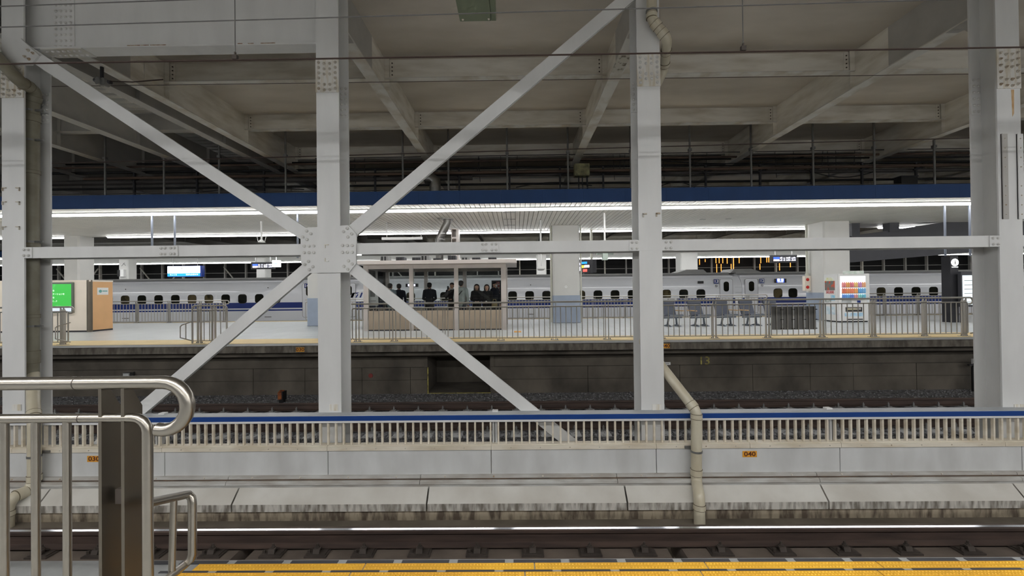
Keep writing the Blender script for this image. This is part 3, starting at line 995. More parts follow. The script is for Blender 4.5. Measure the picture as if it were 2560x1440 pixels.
dp2 = pipe_run('drain_pipe', 'pale drainpipe passing over the fence behind the stainless railing', Lp2, .078, PIPEB, [(1, .6, .08), (2, .93, .09), (4, .5, .12), (6, .3, .07)], bend=.08)
v = P(86, 1140, 6.26)
part('pipe_clamp', MB().tube([v + Vector((0, 0, -.015)), v + Vector((0, 0, .015))], .086, 14).box(v.x - .02, v.x + .14, 6.33, 6.36, v.z + .02, v.z + .05), GALV, dp2)

Rp = [P(1629, -60, 6.42), P(1629, 45, 6.42), P(1667, 100, 6.5), P(1662, 150, 6.86), P(1655, 185, 6.93), P(1640, 215, 7.1)]
Rp = [P(1629, -60, 6.42), P(1629, 48, 6.42), P(1668, 98, 6.46), P(1664, 140, 6.80), P(1660, 175, 7.02), P(1630, 235, 7.06)]
dp3 = pipe_run('drain_pipe', 'beige drainpipe elbow crossing the top of the column', Rp, .076, PIPEB, [(0, .93, .07), (1, .28, .09), (1, .72, .09), (2, .7, .07), (3, .6, .06)], bend=.085)
v = P(1629, 29, 6.42)
part('pipe_clamp', MB().tube([v + Vector((0, 0, -.014)), v + Vector((0, 0, .014))], .088, 14).box(v.x - .05, v.x + .05, 6.4, 6.56, v.z - .012, v.z + .012), GALV, dp3)
Rq = [P(1560, 800, 7.06), P(1640, 905, 7.0), P(1740, 1028, 6.27), P(1741, 1200, 6.27), P(1748, 1240, 6.0), P(1749, 1310, 5.98)]
Rq = [P(1600, 846, 7.0), P(1741, 1028, 6.26), P(1741, 1205, 6.26), P(1748, 1238, 6.0), P(1749, 1322, 5.97)]
dp4 = pipe_run('drain_pipe', 'beige drainpipe slanting out from the column and dropping over the fence', Rq, .077, PIPEB, [(0, .93, .09), (1, .07, .07), (1, .86, .09), (3, .35, .07)], bend=.085)
v = P(1741, 1128, 6.26)
part('pipe_clamp', MB().tube([v + Vector((0, 0, -.014)), v + Vector((0, 0, .014))], .086, 14).box(v.x - .14, v.x + .02, 6.33, 6.36, v.z + .01, v.z + .05), GALV, dp4)

# ================================================================== OVERHEAD WIRES
def wire(name, label, a, b, Y, r, m, droppers=()):
    A, B = P(a[0], a[1], Y), P(b[0], b[1], Y)
    d = (B - A).normalized()
    lo = A - d * 6; hi = B + d * 6
    t = thing(name, label, 'wire', ((lo + hi) / 2), 'overhead wires')
    part('cable', MB().tube([lo, hi], r, 6), m, t)
    for (px, py) in droppers:
        v = P(px, py, Y)
        top = v + Vector((0, 0, 1.35))
        part('dropper', MB().tube([v + Vector((0, 0, .02)), top], .0045, 5), WIREG, t)
        part('dropper_clamp', MB().box(v.x - .022, v.x + .022, v.y - .016, v.y + .016, v.z - .012, v.z + .03).box(v.x - .006, v.x + .006, v.y - .008, v.y + .008, v.z + .03, v.z + .06), FASTM, t)
    return t


wire('contact_wire', 'dark brown contact wire over the near track with thin droppers', (0, 160), (2560, 118), 3.91, .0085, WIREM, ((588, 146), (1858, 124)))
wire('messenger_wire', 'grey messenger wire just above the contact wire', (0, 68), (1650, 20), 3.91, .006, WIREG)
wire('messenger_wire', 'uppermost grey messenger wire crossing the plate girder', (0, 16), (450, 0), 4.1, .006, WIREG)
wire('catenary_wire', 'dark overhead wire over the far track', (120, 409), (2430, 345), 9.25, .011, WIREM)
wire('ceiling_wire', 'thin dark wire close under the roof beams', (300, 214), (2300, 187), 8.7, .006, WIREM)
# insulator hung under the expansion gap
v = P(255, 200, 8.0)
t = thing('insulator', 'dark cable clamp with insulator hanging below the expansion gap', 'insulator', v)
part('bracket', MB().tube([v + Vector((0, 0, .35)), v], .03, 8).tube([v + Vector((-.15, 0, 0)), v + Vector((.18, 0, -.05))], .035, 8), DARKMETAL, t)
part('shed', MB().tube([v + Vector((-.05, -.05, -.03)), v + Vector((-.02, .05, -.03))], .075, 12).tube([v + Vector((.05, -.05, -.05)), v + Vector((.08, .05, -.05))], .075, 12), GALV, t, smooth=True)
part('cable_run', MB().tube([v + Vector((0, 0, -.02)), v + Vector((.6, 0, -.05)), v + Vector((1.2, 0, -.01))], .012, 6), WIREM, t)

# grey-green box hung above the near track
BXZ = ZY(1190, 52, 5.6)
a, b = P(1150, 52, 5.6), P(1228, 52, 5.6)
t = thing('junction_box', 'grey-green metal box hanging over the near track', 'box', ((a.x + b.x) / 2, 5.1, BXZ))
part('box_body', MB().box(a.x, b.x, 4.6, 5.6, BXZ, BXZ + .3), GREENBOX, t)
part('side_channel', MB().box(b.x + .004, b.x + .065, 4.6, 5.6, BXZ - .004, BXZ + .28), GREENBOX, t)
part('bottom_lid', MB().box(a.x + .006, b.x - .004, 4.61, 5.59, BXZ - .012, BXZ), GREENBOX, t)
for xx in (a.x + .045, b.x - .03):
    inst('box_screw', SMALLBOLT, (xx, 5.55, BXZ - .012), t, rot=(math.radians(90), 0, 0))
for yy in (4.75, 5.45):
    part('hanger', MB().tube([((a.x + b.x) / 2, yy, BXZ + .3), ((a.x + b.x) / 2, yy, 6.75)], .02, 8), GALV, t)

# ================================================================== PLATFORM CANOPIES AND LIGHT LINES
SZ = 4.20


def light_line(label, Y, x0, x1, gaps=(), z=SZ, name='light_line'):
    t = thing(name, label, 'ceiling light', ((x0 + x1) / 2, Y, z - .09), 'light lines under the canopies')
    n = int((x1 - x0) / 2.5)
    mb = MB()
    hb = MB()
    for k_ in range(n):
        a = x0 + k_ * (x1 - x0) / n; b = a + (x1 - x0) / n
        if any(g0 < (a + b) / 2 < g1 for g0, g1 in gaps):
            continue
        mb.prism_x([(Y - .115, z - .03), (Y - .05, z - .09), (Y + .05, z - .09), (Y + .115, z - .03)], a, b)
        hb.box(a, b, Y - .125, Y + .125, z - .03, z)
    part('diffuser', mb, LEDN if name.endswith('offscreen') else LED, t)
    if z < SZ:
        k_ = x0 + .5
        while k_ < x1:
            part('stem', MB().tube([(k_, Y, z), (k_, Y, SZ + .01)], .012, 6), LEDCAP, t)
            k_ += 2.5
    part('housing', hb, LEDCAP, t)
    return t


def canopy(label, y0, y1, x0, x1, planks, side):
    t = thing('platform_canopy', label, 'canopy', ((x0 + x1) / 2, (y0 + y1) / 2, SZ), 'platform canopies')
    part('deck', MB().box(x0, x1, y0 + .04, y1 - .02, SZ + .05, SZ + .3), SOFBACK, t)
    if planks:
        me = MB().prism_y([(0, SZ), (.146, SZ), (.146, SZ + .03), (.14, SZ + .035), (.007, SZ + .035), (0, SZ + .03)], y0 + .05, y1 - .05).mesh('plank', SOFFIT)
        n = 226
        for k_ in range(n):
            inst('plank', me, (-n / 2 * .165 + k_ * .165, 0, 0), t)
        a, b = -n / 2 * .165, n / 2 * .165
        rest = MB()
        xx = b
        while xx < x1 - .16:
            rest.box(xx, xx + .152, y0 + .05, y1 - .05, SZ, SZ + .03); xx += .165
        xx = a - .165
        while xx > x0:
            rest.box(xx, xx + .152, y0 + .05, y1 - .05, SZ, SZ + .03); xx -= .165
        part('plank_rest', rest, SOFFIT, t, kind='stuff')
    else:
        part('soffit_sheet', MB().box(x0, x1, y0 + .05, y1 - .05, SZ, SZ + .03), SOFFIT, t)
    if side:
        pw = 1.31
        xx = x0
        while xx < x1 - .1:
            part('fascia_panel', MB().box(xx + .0015, min(xx + pw, x1) - .0015, y0 - .012, y0 + .04, SZ - .015, SZ + .41).box(xx + .0015, min(xx + pw, x1) - .0015, y0 - .02, y0 + .04, SZ - .015, SZ + .07), BLUE, t)
            xx += pw
        part('back_fascia', MB().box(x0, x1, y1 - .03, y1, SZ - .01, SZ + .4), SOFBACK, t)
    return t


canopy('blue-edged canopy with white plank soffit over the far platform', 13.2, 19.85, -45, 45, True, True)
light_line('bright light line along the front of the far platform canopy', 14.05, -45, 45)
light_line('bright light line along the back of the far platform canopy between the pillars', 19.5, -19.3, 14.4)
light_line('short bright light line behind the green screen kiosk pillar', 19.5, -45, -21.3)
light_line('short bright light line between the stair posts', 19.5, 16.9, 45)
canopy('canopy over the last platform behind the train', 29.3, 37.2, -62, 62, False, True)
light_line('thin light line on the near side of the last platform canopy', 30.2, -60, 60)
light_line('thin light line on the far side of the last platform canopy', 36.6, -60, 60)
canopy('canopy over the near platform above the camera', -8.2, .35, -45, 45, False, True)
light_line('light line above the near platform edge', -.45, -45, 45, z=SZ - .3, name='light_line_front_offscreen')
light_line('light line on the far side of the near platform', -5.9, -45, 45, z=SZ - .3, name='light_line_rear_offscreen')
lp = thing('floor_last_platform', 'last platform behind the train', None, (0, 33, -.2), kind='structure')
part('slab', MB().box(-62, 62, 28.95, 39, -1.6, 0), FTILE, lp)

# wrinkled dark seams, ceiling speaker plates on the soffit
for (px, py) in ((1262, 530), (1275, 548), (1280, 563)):
    pass


# ---- pillars
def pillar(x0, x1, y0, y1, label, base=True, grp='platform pillars'):
    t = thing('platform_pillar', label, 'pillar', ((x0 + x1) / 2, (y0 + y1) / 2, 0), grp)
    c = .06
    def oct_(e):
        return [(x0 - e + c, y0 - e), (x1 + e - c, y0 - e), (x1 + e, y0 - e + c), (x1 + e, y1 + e - c), (x1 + e - c, y1 + e), (x0 - e + c, y1 + e), (x0 - e, y1 + e - c), (x0 - e, y0 - e + c)]
    if base:
        part('upper_cladding', MB().prism_z(oct_(0), 1.18, SZ + .02), PILLAR, t)
        part('lower_cladding', MB().prism_z(oct_(.012), .012, 1.18), PILLARB, t)
        part('skirting', MB().prism_z(oct_(.02), 0, .012), DARKMETAL, t)
    else:
        part('cladding', MB().prism_z(oct_(0), 0, SZ + .02), PILLAR, t)
    return t


ya = 17.9
xa, xb = PX(1382, ya, 700), PX(1450, ya, 700)
pl2 = pillar(xa, xb, ya, ya + 1.15, 'pale clad pillar with a small round number disc and blue-grey base')
v = P(1415, 717, ya)
d_ = part('number_disc', MB().tube([(v.x, ya - .006, v.z), (v.x, ya + .002, v.z)], .055, 20), PAPER, pl2)
part('disc_text', text_mb('11', .06, (v.x, ya - .008, v.z)), INK, d_)
part('conduit', MB().tube([(xb + .06, ya + .1, .02), (xb + .06, ya + .1, SZ)], .035, 8).tube([(xa - .05, ya + .15, 0.02), (xa - .05, ya + .15, SZ)], .05, 8), PIPEW, pl2)
xa, xb = PX(779, ya, 760), PX(852, ya, 760)
pillar(xa, xb, ya - .4, ya + .75, 'pale clad pillar half hidden behind the cross plate column')
xa, xb = PX(2060, 17.7, 640), PX(2127, 17.7, 640)
pl4 = pillar(xa, xb, 17.7, 18.85, 'pale clad pillar rising behind the drinks vending machine')
xa4 = xa
pl1 = pillar(PX(157, 19.2, 640), PX(196, 19.2, 640), 19.2, 19.98, 'pale square pillar rising behind the green screen kiosk')
for (pa, pb, lab) in ((296, 320, 'white pillar with a notice and meter box behind the train'), (640, 664, 'white pillar behind the train under the departure board'), (1342, 1366, 'bright white pillar behind the train and the dome camera'), (1702, 1745, 'broad bright white pillar beside the orange lamps')):
    t = pillar(PX(pa, 32.5, 660), PX(pb, 32.5, 660), 32.5, 33.3 if pa != 1702 else 33.6, lab, base=False, grp='pillars on the last platform')
    if pa == 296:
        v = P(306, 683, 32.5)
        part('meter_box', MB().box(v.x - .22, v.x - .02, 32.3, 32.5, v.z - .25, v.z + .25), BLACK, t)
        part('notice_box', MB().box(v.x, v.x + .28, 32.3, 32.5, v.z - .28, v.z + .28), WHITEP, t)
        v = P(308, 661, 32.5)
        part('logo_mark', MB().obox((v.x, 32.49, v.z), Vector((.13, 0, .13)), Vector((0, .006, 0)), Vector((.012, 0, -.012))).obox((v.x + .1, 32.49, v.z), Vector((.1, 0, -.1)), Vector((0, .006, 0)), Vector((.012, 0, .012))), GALV, t)

# ---- alarm box and conduit on the vending machine pillar
EY = 18.5
v0, v1 = P(2013, 727, EY), P(2027, 690, EY)
t = thing('emergency_box', 'cream alarm box with two red buttons under a white conduit on the pillar side', 'alarm box', ((v0.x + v1.x) / 2, EY + .1, v0.z))
part('box_body', MB().box(v0.x, v1.x, EY, EY + .17, v0.z, v1.z), CREAMB, t)
for py in (699, 718):
    v = P(2019, py, EY)
    part('red_button', MB().tube([(v.x, EY - .01, v.z), (v.x, EY + .01, v.z)], .07, 16).ell((v.x, EY - .01, v.z), (.045, .03, .045)), REDB, t)
xm = (v0.x + v1.x) / 2 + .02
part('conduit', MB().tube([(xm, EY + .08, v1.z), (xm, EY + .08, SZ)], .05, 10).tube([(xm, EY + .08, v1.z), (xm, EY + .08, v1.z + .12)], .075, 10), PIPEW, t, smooth=True)

# ================================================================== SERVICES ABOVE THE CANOPY
YS = 13.45
for px in (122, 263, 410, 548, 714, 1007, 1121, 1268, 1420, 1577, 1725, 1878, 2033, 2186, 2336):
    xx = PX(px, YS, 420)
    t = thing('hanger_rod', 'grey steel hanger tube between the roof and the blue canopy edge', 'hanger', (xx, YS, SZ + .3), 'canopy hanger tubes')
    part('tube', MB().tube([(xx, YS, SZ + .3), (xx, YS, 6.74)], .032, 8), GALV, t, smooth=True)
    part('clamp', MB().box(xx - .05, xx + .05, YS - .05, YS + .05, 5.84, 5.92), GALV, t)
for px in (336, 493, 660, 938, 1148, 1274, 1400, 1508, 1645, 1764, 1900, 2030, 2155, 2290):
    xx = PX(px, 14.6, 450)
    t = thing('pipe_support', 'short dark pipe support standing on the canopy', 'support', (xx, 14.6, SZ + .3), 'pipe supports on the canopy')
    part('upright', MB().box(xx - .03, xx + .03, 14.57, 14.63, SZ + .3, 5.72), DARKMETAL, t)
    part('cross_arm', MB().obox((xx + .12, 14.6, 5.52), Vector((.2, 0, .06)), Vector((0, .03, 0)), Vector((-.006, 0, .025))), DARKMETAL, t)
for k_, px in enumerate((889, 912, 1194, 1200, 1252, 1291, 1660, 1733, 1765, 1941, 1984, 2055, 2072, 2090, 2135, 1536, 1550, 1560)):
    xx = PX(px, 15.0, 420)
    one('threaded_rod', MB().tube([(xx, 15.0, 5.35 + .2 * (k_ % 3)), (xx + .04 * (k_ % 3 - 1), 15.0, 6.3)], .009, 5), DARKMETAL, 'thin dark threaded rod hanging from the roof over the pipes', 'rod', 'threaded rods')


def sag(a, b, drop, n=12):
    a, b = Vector(a), Vector(b)
    return [a.lerp(b, k / n) - Vector((0, 0, drop * math.sin(math.pi * k / n))) for k in range(n + 1)]


services = [('service_pipe', 'upper brown service pipe above the blue canopy edge', 14.5, (120, 421), (2430, 382), .035, DARKPIPE),
            ('service_pipe', 'thin grey conduit highest above the canopy', 14.3, (860, 395), (2430, 371), .018, DARKPIPE2),
            ('service_pipe', 'thick dark service pipe low above the canopy', 14.7, (120, 459), (1040, 446), .09, DARKPIPE2),
            ('service_pipe', 'rusty middle service pipe with brighter upper side', 14.5, (280, 446), (2430, 412), .05, DARKPIPE),
            ('service_pipe', 'dark lower cable pipe next to the rusty pipe', 14.8, (1040, 440), (2430, 424), .06, DARKPIPE2),
            ('service_pipe', 'thin pipe just over the blue canopy edge', 14.2, (120, 486), (2430, 458), .016, DARKPIPE2),
            ('service_pipe', 'dark pipe pair line just below the upper brown pipe', 14.9, (120, 412), (2430, 392), .03, BLACK),
            ('service_pipe', 'black cable bundle between the two rusty pipes', 15.1, (120, 434), (2430, 404), .045, BLACK),
            ('service_pipe', 'black cable bundle low behind the blue canopy edge', 14.9, (120, 474), (2430, 446), .04, BLACK),
            ('service_pipe', 'wide black cable tray under the third roof beam', 15.6, (860, 392), (2430, 380), .07, BLACK)]
for (nm, lab, Y, a, b, r, m) in services:
    A, B = P(a[0], a[1], Y), P(b[0], b[1], Y)
    one(nm, MB().tube([A - (B - A).normalized() * 1.0, B + (B - A).normalized() * 2], r, 10), m, lab, 'pipe', smooth=True)
for k_, (a, b, dr, Y) in enumerate((((870, 432), (1290, 428), .12, 14.55), ((1500, 432), (1900, 430), .12, 14.55), ((1290, 468), (1480, 464), -.14, 14.25), ((1660, 402), (2010, 392), .16, 14.6), ((1650, 466), (1740, 470), -.18, 14.25), ((2030, 430), (2190, 428), .2, 14.75), ((500, 480), (760, 474), -.1, 14.25))):
    A, B = P(a[0], a[1], Y), P(b[0], b[1], Y)
    one('loose_cable', MB().tube(sag(A, B, dr), .016, 6), BLACK, 'loose black cable sagging among the pipes above the canopy', 'cable', 'loose cables above the canopy')
v0, v1 = P(1437, 439, 14.2), P(1474, 408, 14.2)
t = thing('junction_box', 'olive junction box on the rusty pipes above the canopy', 'box', ((v0.x + v1.x) / 2, 14.3, v0.z))
part('box_body', MB().box(v0.x, v1.x, 14.2, 14.5, v0.z, v1.z), OLIVEBOX, t)
part('box_lid', MB().box(v0.x + .04, v1.x - .04, 14.185, 14.2, v0.z + .04, v1.z - .03), OLIVEBOX, t)
part('cable_tail', MB().tube([(v0.x + .15, 14.3, v0.z), (v0.x + .15, 14.3, SZ + .3)], .022, 6).tube([(v0.x + .27, 14.3, v0.z), (v0.x + .29, 14.3, SZ + .3)], .018, 6).tube([(v1.x - .08, 14.3, v0.z), (v1.x - .05, 14.3, SZ + .3)], .03, 6), DARKMETAL, t)
v0, v1 = P(2254, 468, 14.5), P(2294, 441, 14.5)
t = thing('equipment_case', 'small black equipment case on top of the canopy', 'box', ((v0.x + v1.x) / 2, 14.6, v0.z))
part('case', MB().box(v0.x, v1.x, 14.5, 14.8, SZ + .3, v1.z), BLACK, t)
part('case_lid', MB().box(v0.x - .02, v1.x + .02, 14.48, 14.82, v1.z, v1.z + .03), DARKMETAL, t)
# silver duct going down through the canopy
a = P(1070, 446, 14.0); b = P(1087, 455, 14.0); c = P(1088, 485, 14.0)
t = thing('silver_duct', 'short silver ventilation elbow on top of the blue-edged canopy', 'duct', (c.x, 14.0, SZ + .3))
path = [Vector((a.x - .1, 14.0, a.z)), Vector((a.x + .1, 14.0, a.z)), Vector((b.x + .02, 14.0, b.z + .03)), Vector((c.x, 14.0, b.z - .12)), Vector((c.x, 14.0, SZ + .3))]
part('duct', MB().tube(path, .19, 16), DUCT, t, smooth=True)
for zz in (4.62, 4.75, 4.9):
    part('duct_band', MB().tube([(c.x, 14.0, zz), (c.x, 14.0, zz + .025)], .2, 16), DUCT, t)
# second duct between soffit and waiting room
a, b, c2, d2 = P(1118, 553, 16.0), P(1112, 570, 16.0), P(1102, 590, 16.0), P(1099, 660, 16.0)
t = thing('silver_duct', 'kinked silver duct dropping from the soffit to the waiting room roof', 'duct', (d2.x, 16.0, 2.6))
part('duct', MB().tube([(a.x, 16.0, SZ), (a.x, 16.0, SZ - .16), (b.x, 16, b.z), (c2.x, 16, c2.z), (d2.x, 16, c2.z - .15), (d2.x, 16.0, 2.6)], .15, 16), mat('dull_duct', (120, 118, 114), .35, metal=.8, var=.08), t, smooth=True)
for zz in (3.62, 3.4, 3.25):
    v = a.lerp(d2, (SZ - zz) / (SZ - 3.2)) if zz > 3.3 else d2
    part('duct_band', MB().tube([(v.x, 16.0, zz), (v.x, 16.0, zz + .02)], .16, 16), DUCT, t)
part('duct_flange', MB().tube([(a.x, 16.0, SZ - .03), (a.x, 16.0, SZ)], .24, 16), DUCT, t)
v0, v1 = P(1128, 602, 16.2), P(1146, 571, 16.2)
t = thing('duct_cabinet', 'tall pale cabinet with dark openings on the waiting room roof', 'cabinet', ((v0.x + v1.x) / 2, 16.3, 2.6))
xo0, xo1 = v0.x + .03, v1.x - .09
cb = MB().box(v0.x, xo0, 16.2, 16.6, 2.6, v1.z).box(xo1, v1.x, 16.2, 16.6, 2.6, v1.z).box(xo0, xo1, 16.57, 16.6, 2.6, v1.z)
for za, zb_ in ((2.6, 2.9), (v0.z + .08, v0.z + .15), (v1.z - .03, v1.z)):
    cb.box(xo0, xo1, 16.2, 16.57, za, zb_)
part('cabinet', cb, ALUF, t)
for (px, y0, Y) in ((380, 527, 14.3), (437, 527, 14.3), (744, 521, 14.3), (2362, 499, 14.3), (2424, 497, 14.3)):
    xx = PX(px, Y, 560)
    t = thing('drop_tube', 'grey tube dropping from the canopy soffit', 'tube', (xx, Y, 2.0), 'tubes dropping from the soffit')
    zb_ = ZY(px, 645, Y) if px < 1000 else ZY(px, 640, Y)
    part('tube', MB().tube([(xx, Y, zb_), (xx, Y, SZ)], .032, 8), mat('tube_blue_grey', (120, 126, 138), .5, metal=.4, var=.04), t, smooth=True)
    part('flange', MB().tube([(xx, Y, SZ - .07), (xx, Y, SZ)], [.04, .09], 10), DARKMETAL, t, smooth=True)
v = P(652, 596, 16.0)
for (px, Y, lab) in ((654, 16.0, 'white camera pole hanging from the soffit beside the cross plate'), (1352, 16.5, 'white camera pole hanging from the soffit beside the waiting room'), (1512, 15.2, 'pale green loudspeaker cluster on a soffit pole')):
    xx = PX(px, Y, 620)
    t = thing('ceiling_device', lab, 'speaker' if px > 1500 else 'camera', (xx, Y, 2.4), None)
    zb_ = ZY(px, 606 if px < 700 else (668 if px < 1400 else 640), Y)
    part('pole', MB().tube([(xx, Y, zb_), (xx, Y, SZ)], .035, 8), WHITEP, t, smooth=True)
    if px < 700:
        part('mount', MB().tube([(xx, Y, zb_), (xx, Y, zb_ + .1)], [.14, .06], 10).tube([(xx - .12, Y, zb_), (xx - .2, Y, zb_ + .3)], .012, 6).tube([(xx + .12, Y, zb_), (xx + .2, Y, zb_ + .3)], .012, 6), WHITEP, t)
    elif px < 1400:
        part('camera_housing', MB().ell((xx, Y, zb_ - .05), (.17, .17, .09)).box(xx - .15, xx + .16, Y - .06, Y + .06, zb_ - .08, zb_ - .02), WHITEP, t, smooth=True)
        part('lens_band', MB().box(xx - .12, xx + .1, Y - .18, Y + .1, zb_ - .12, zb_ - .09), GALV, t)
    else:
        gm = mat('pale_green', (186, 200, 190), .5, var=.03)
        part('speaker_body', MB().box(xx - .09, xx + .09, Y - .1, Y + .1, zb_ - .15, zb_ + .35), gm, t)
        part('horn', MB().tube([(xx - .1, Y, zb_ + .1), (xx - .26, Y, zb_ + .16)], [.04, .13], 10).tube([(xx + .1, Y, zb_ + .1), (xx + .26, Y, zb_ + .16)], [.04, .13], 10), gm, t, smooth=True)
# marks on the soffit: access hatches and dark plates
for (px, py) in ((1266, 531), (1282, 531), (1266, 548), (1282, 548), (1267, 563), (1281, 563), (1757, 548), (1821, 547), (970, 558), (1100, 545)):
    v = PZ(px, py, SZ)
    one('soffit_plate', MB().box(v.x - .11, v.x + .11, v.y - .04, v.y + .04, SZ - .006, SZ + .001), GALV, 'small grey fixing plate on the white plank soffit', 'plate', 'fixing plates on the soffit')
# ================================================================== RAILINGS
def railing(label, Y, x0, x1, posts, sp, hook0=False, hook1=False, end0=True, end1=True, m=STEELF, mp=None, seg=8, rt=.0243, rs=.017, rb=.0125, zt=1.075, zs=.945, z0=.075, hookr=.088, wing0=0, wing1=0, grp='platform railings', anchor=None, rounded=False):
    mp = mp or m
    t = thing('railing', label, 'railing', ((x0 + x1) / 2, Y, 0), grp)
    X, Z = (1, 0, 0), (0, 0, 1)
    pts = []
    a, b = x0, x1
    if hook0:
        pts += arc((a, Y, zt - hookr), hookr, 285, 90, 12, X, Z)
    else:
        pts += [Vector((a, Y, zt))]
    if hook1:
        pts += arc((b, Y, zt - hookr), hookr, 90, -105, 12, X, Z)
    else:
        pts += [Vector((b, Y, zt))]
    if rounded:
        c_ = .09
        pts = [Vector((a, Y, 0.0))] + arc((a + c_, Y, zt - c_), c_, 180, 90, 5, X, Z) + arc((b - c_, Y, zt - c_), c_, 90, 0, 5, X, Z) + [Vector((b, Y, 0.0))]
    part('top_rail', MB().tube(pts, rt, seg + 4), m, t, smooth=True)
    c = .05
    a, b = x0 + (.063 if hook0 else .02), x1 - (.063 if hook1 else .02)
    a2, b2 = a, b
    loop = []
    if end0:
        loop += [Vector((a2 + .12, Y, z0))] + arc((a2 + c, Y, z0 + c), c, 270, 180, 4, X, Z) + arc((a2 + c, Y, zs - c), c, 180, 90, 4, X, Z)
    else:
        loop += [Vector((a2, Y, zs))]
    if end1:
        loop += arc((b2 - c, Y, zs - c), c, 90, 0, 4, X, Z) + arc((b2 - c, Y, z0 + c), c, 0, -90, 4, X, Z) + [Vector((b2 - .12, Y, z0))]
    else:
        loop += [Vector((b2, Y, zs))]
    part('second_rail', MB().tube(loop, rs, seg), m, t, smooth=True)
    part('bottom_rail', MB().tube([(a2 + (.05 if end0 else 0), Y, z0), (b2 - (.05 if end1 else 0), Y, z0)], rs * .8, seg), m, t, smooth=True)
    bme = MB().tube([(0, 0, z0), (0, 0, zs)], rb, seg).mesh('baluster', m, smooth=True)
    n = int((b2 - a2) / sp)
    xs = [a2 + (b2 - a2) * k_ / n for k_ in range(1, n)]
    if anchor is not None:
        xs = [anchor - sp * k_ for k_ in range(int((anchor - a2) / sp))]
    for xx in xs:
        if any(abs(xx - p_) < .07 for p_ in posts): continue
        inst('baluster', bme, (xx, Y, 0), t)
    pme = MB()
    pme.prism_x([(-.015, 0), (.06, 0), (.06, zs + .03), (.015, zt - .02), (-.015, zt - .01)], -.006, .006)
    pme = pme.mesh('post', mp)
    fme = MB().box(-.11, .11, -.05, .10, 0, .012).mesh('post_foot', mp)
    for p_ in posts:
        for s_ in (-.042, .042):
            inst('post', pme, (p_ + s_, Y, 0), t)
        f_ = inst('post_foot', fme, (p_, Y, 0), t)
        for s_ in (-.085, .085):
            inst('anchor_bolt', ANCHOR, (p_ + s_, Y + .02, .012), f_)
    for wx, sg in ((x0, wing0), (x1, wing1)):
        if not sg: continue
        # low wing towards the track side with one bar
        w0 = Vector((wx, Y, .63)); w1 = Vector((wx + sg * .13, Y - .02 + wingdy(Y), .53)); w2 = Vector((w1.x, w1.y, .2)); w3 = Vector((wx, Y, .075))
        part('wing', MB().tube([w0, w1 + (w0 - w1) * .12, w1 - Vector((0, 0, .03)), w2, w2 + (w3 - w2) * .2, w3], rs * .9, seg), m, t, smooth=True)
        mid0, mid1 = w0.lerp(w1, .55), w3.lerp(w2, .55)
        part('wing_bar', MB().tube([mid0, mid1], rb, seg), m, t, smooth=True)
    return t


def wingdy(Y):
    return .28 if Y < 5 else -.25


ANCHOR = MB().tube([(0, 0, 0), (0, 0, .03)], .012, 6).mesh('anchor_bolt', STEELD)
YR = 1.53
nr = railing('brushed stainless railing with a curled end on the near platform', YR, -5.2, PX(410, YR, 964), [PX(295, YR, 1200) - .01, -3.1, -4.7], .1175, anchor=PX(168, YR, 1250), hook1=True, m=STEEL, mp=STEELD, seg=16, end0=False, grp='platform railings')
# wing of the near railing
xe = PX(372, YR, 1250)
w0 = P(367, 1258, YR); w1 = P(470, 1236, 1.82); w1b = P(481, 1262, 1.82); w2 = P(481, 1385, 1.82); w2b = P(462, 1412, 1.80); w3 = P(400, 1462, 1.6); w4 = P(367, 1480, YR)
part('wing', MB().tube([w0, w0.lerp(w1, .9), w1, w1.lerp(w1b, .5) + Vector((.006, 0, .008)), w1b, w2, w2.lerp(w2b, .5) + Vector((.006, 0, -.004)), w2b, w3, w4], .0165, 14), STEEL, nr, smooth=True)
part('wing_bar', MB().tube([w0.lerp(w1, .62), w4.lerp(w2b, .62)], .0125, 12), STEEL, nr, smooth=True)
for px, py, rr in ((195, 964, .0249), (203, 1052, .0176)):
    v = P(px, py, YR)
    part('joint_ring', MB().tube([(v.x - .0015, YR, 1.075 if py < 1000 else .945), (v.x + .0015, YR, 1.075 if py < 1000 else .945)], rr, 20), FASTM, nr)
v = P(288, 1250, YR)
part('latch_plate', MB().box(v.x - .02, v.x + .012, YR + .02, YR + .05, v.z - .025, v.z + .03), FASTM, nr)

YF = 11.75
fx = lambda px: PX(px, YF, 810)
railing('long stainless railing in front of the waiting room and seats', YF, fx(879), fx(2425), [fx(p_) for p_ in (893, 985, 1116, 1252, 1386, 1518, 1655, 1787, 1920, 2056, 2185, 2313, 2412)], .151, hook1=True, wing0=-1, wing1=1)
railing('stainless railing in front of the green screen kiosk', YF, fx(-250), fx(176), [fx(155), fx(20), fx(-120)], .151, hook1=True, end0=False, wing1=-1)
railing('short stainless railing unit with two post pairs', YF, fx(481), fx(567), [fx(497), fx(533)], .151, wing0=-1, rounded=True, end0=False, end1=False)
YG = 20.5
gx = lambda px: PX(px, YG, 780)
railing('far edge railing in front of the train beside the kiosk', YG, gx(230), gx(568), [gx(p_) for p_ in (262, 341, 422, 500, 560)], .155, hook1=True, end0=False, seg=6)
railing('far edge railing behind the waiting room and seats', YG, gx(763), gx(1914), [gx(763 + 77 * k_ + 30) for k_ in range(15)], .155, hook1=True, seg=6)
railing('far edge railing behind the vending machine', YG, gx(2150), gx(2520), [gx(p_) for p_ in (2212, 2297, 2380, 2460)], .155, end0=False, end1=False, seg=6)

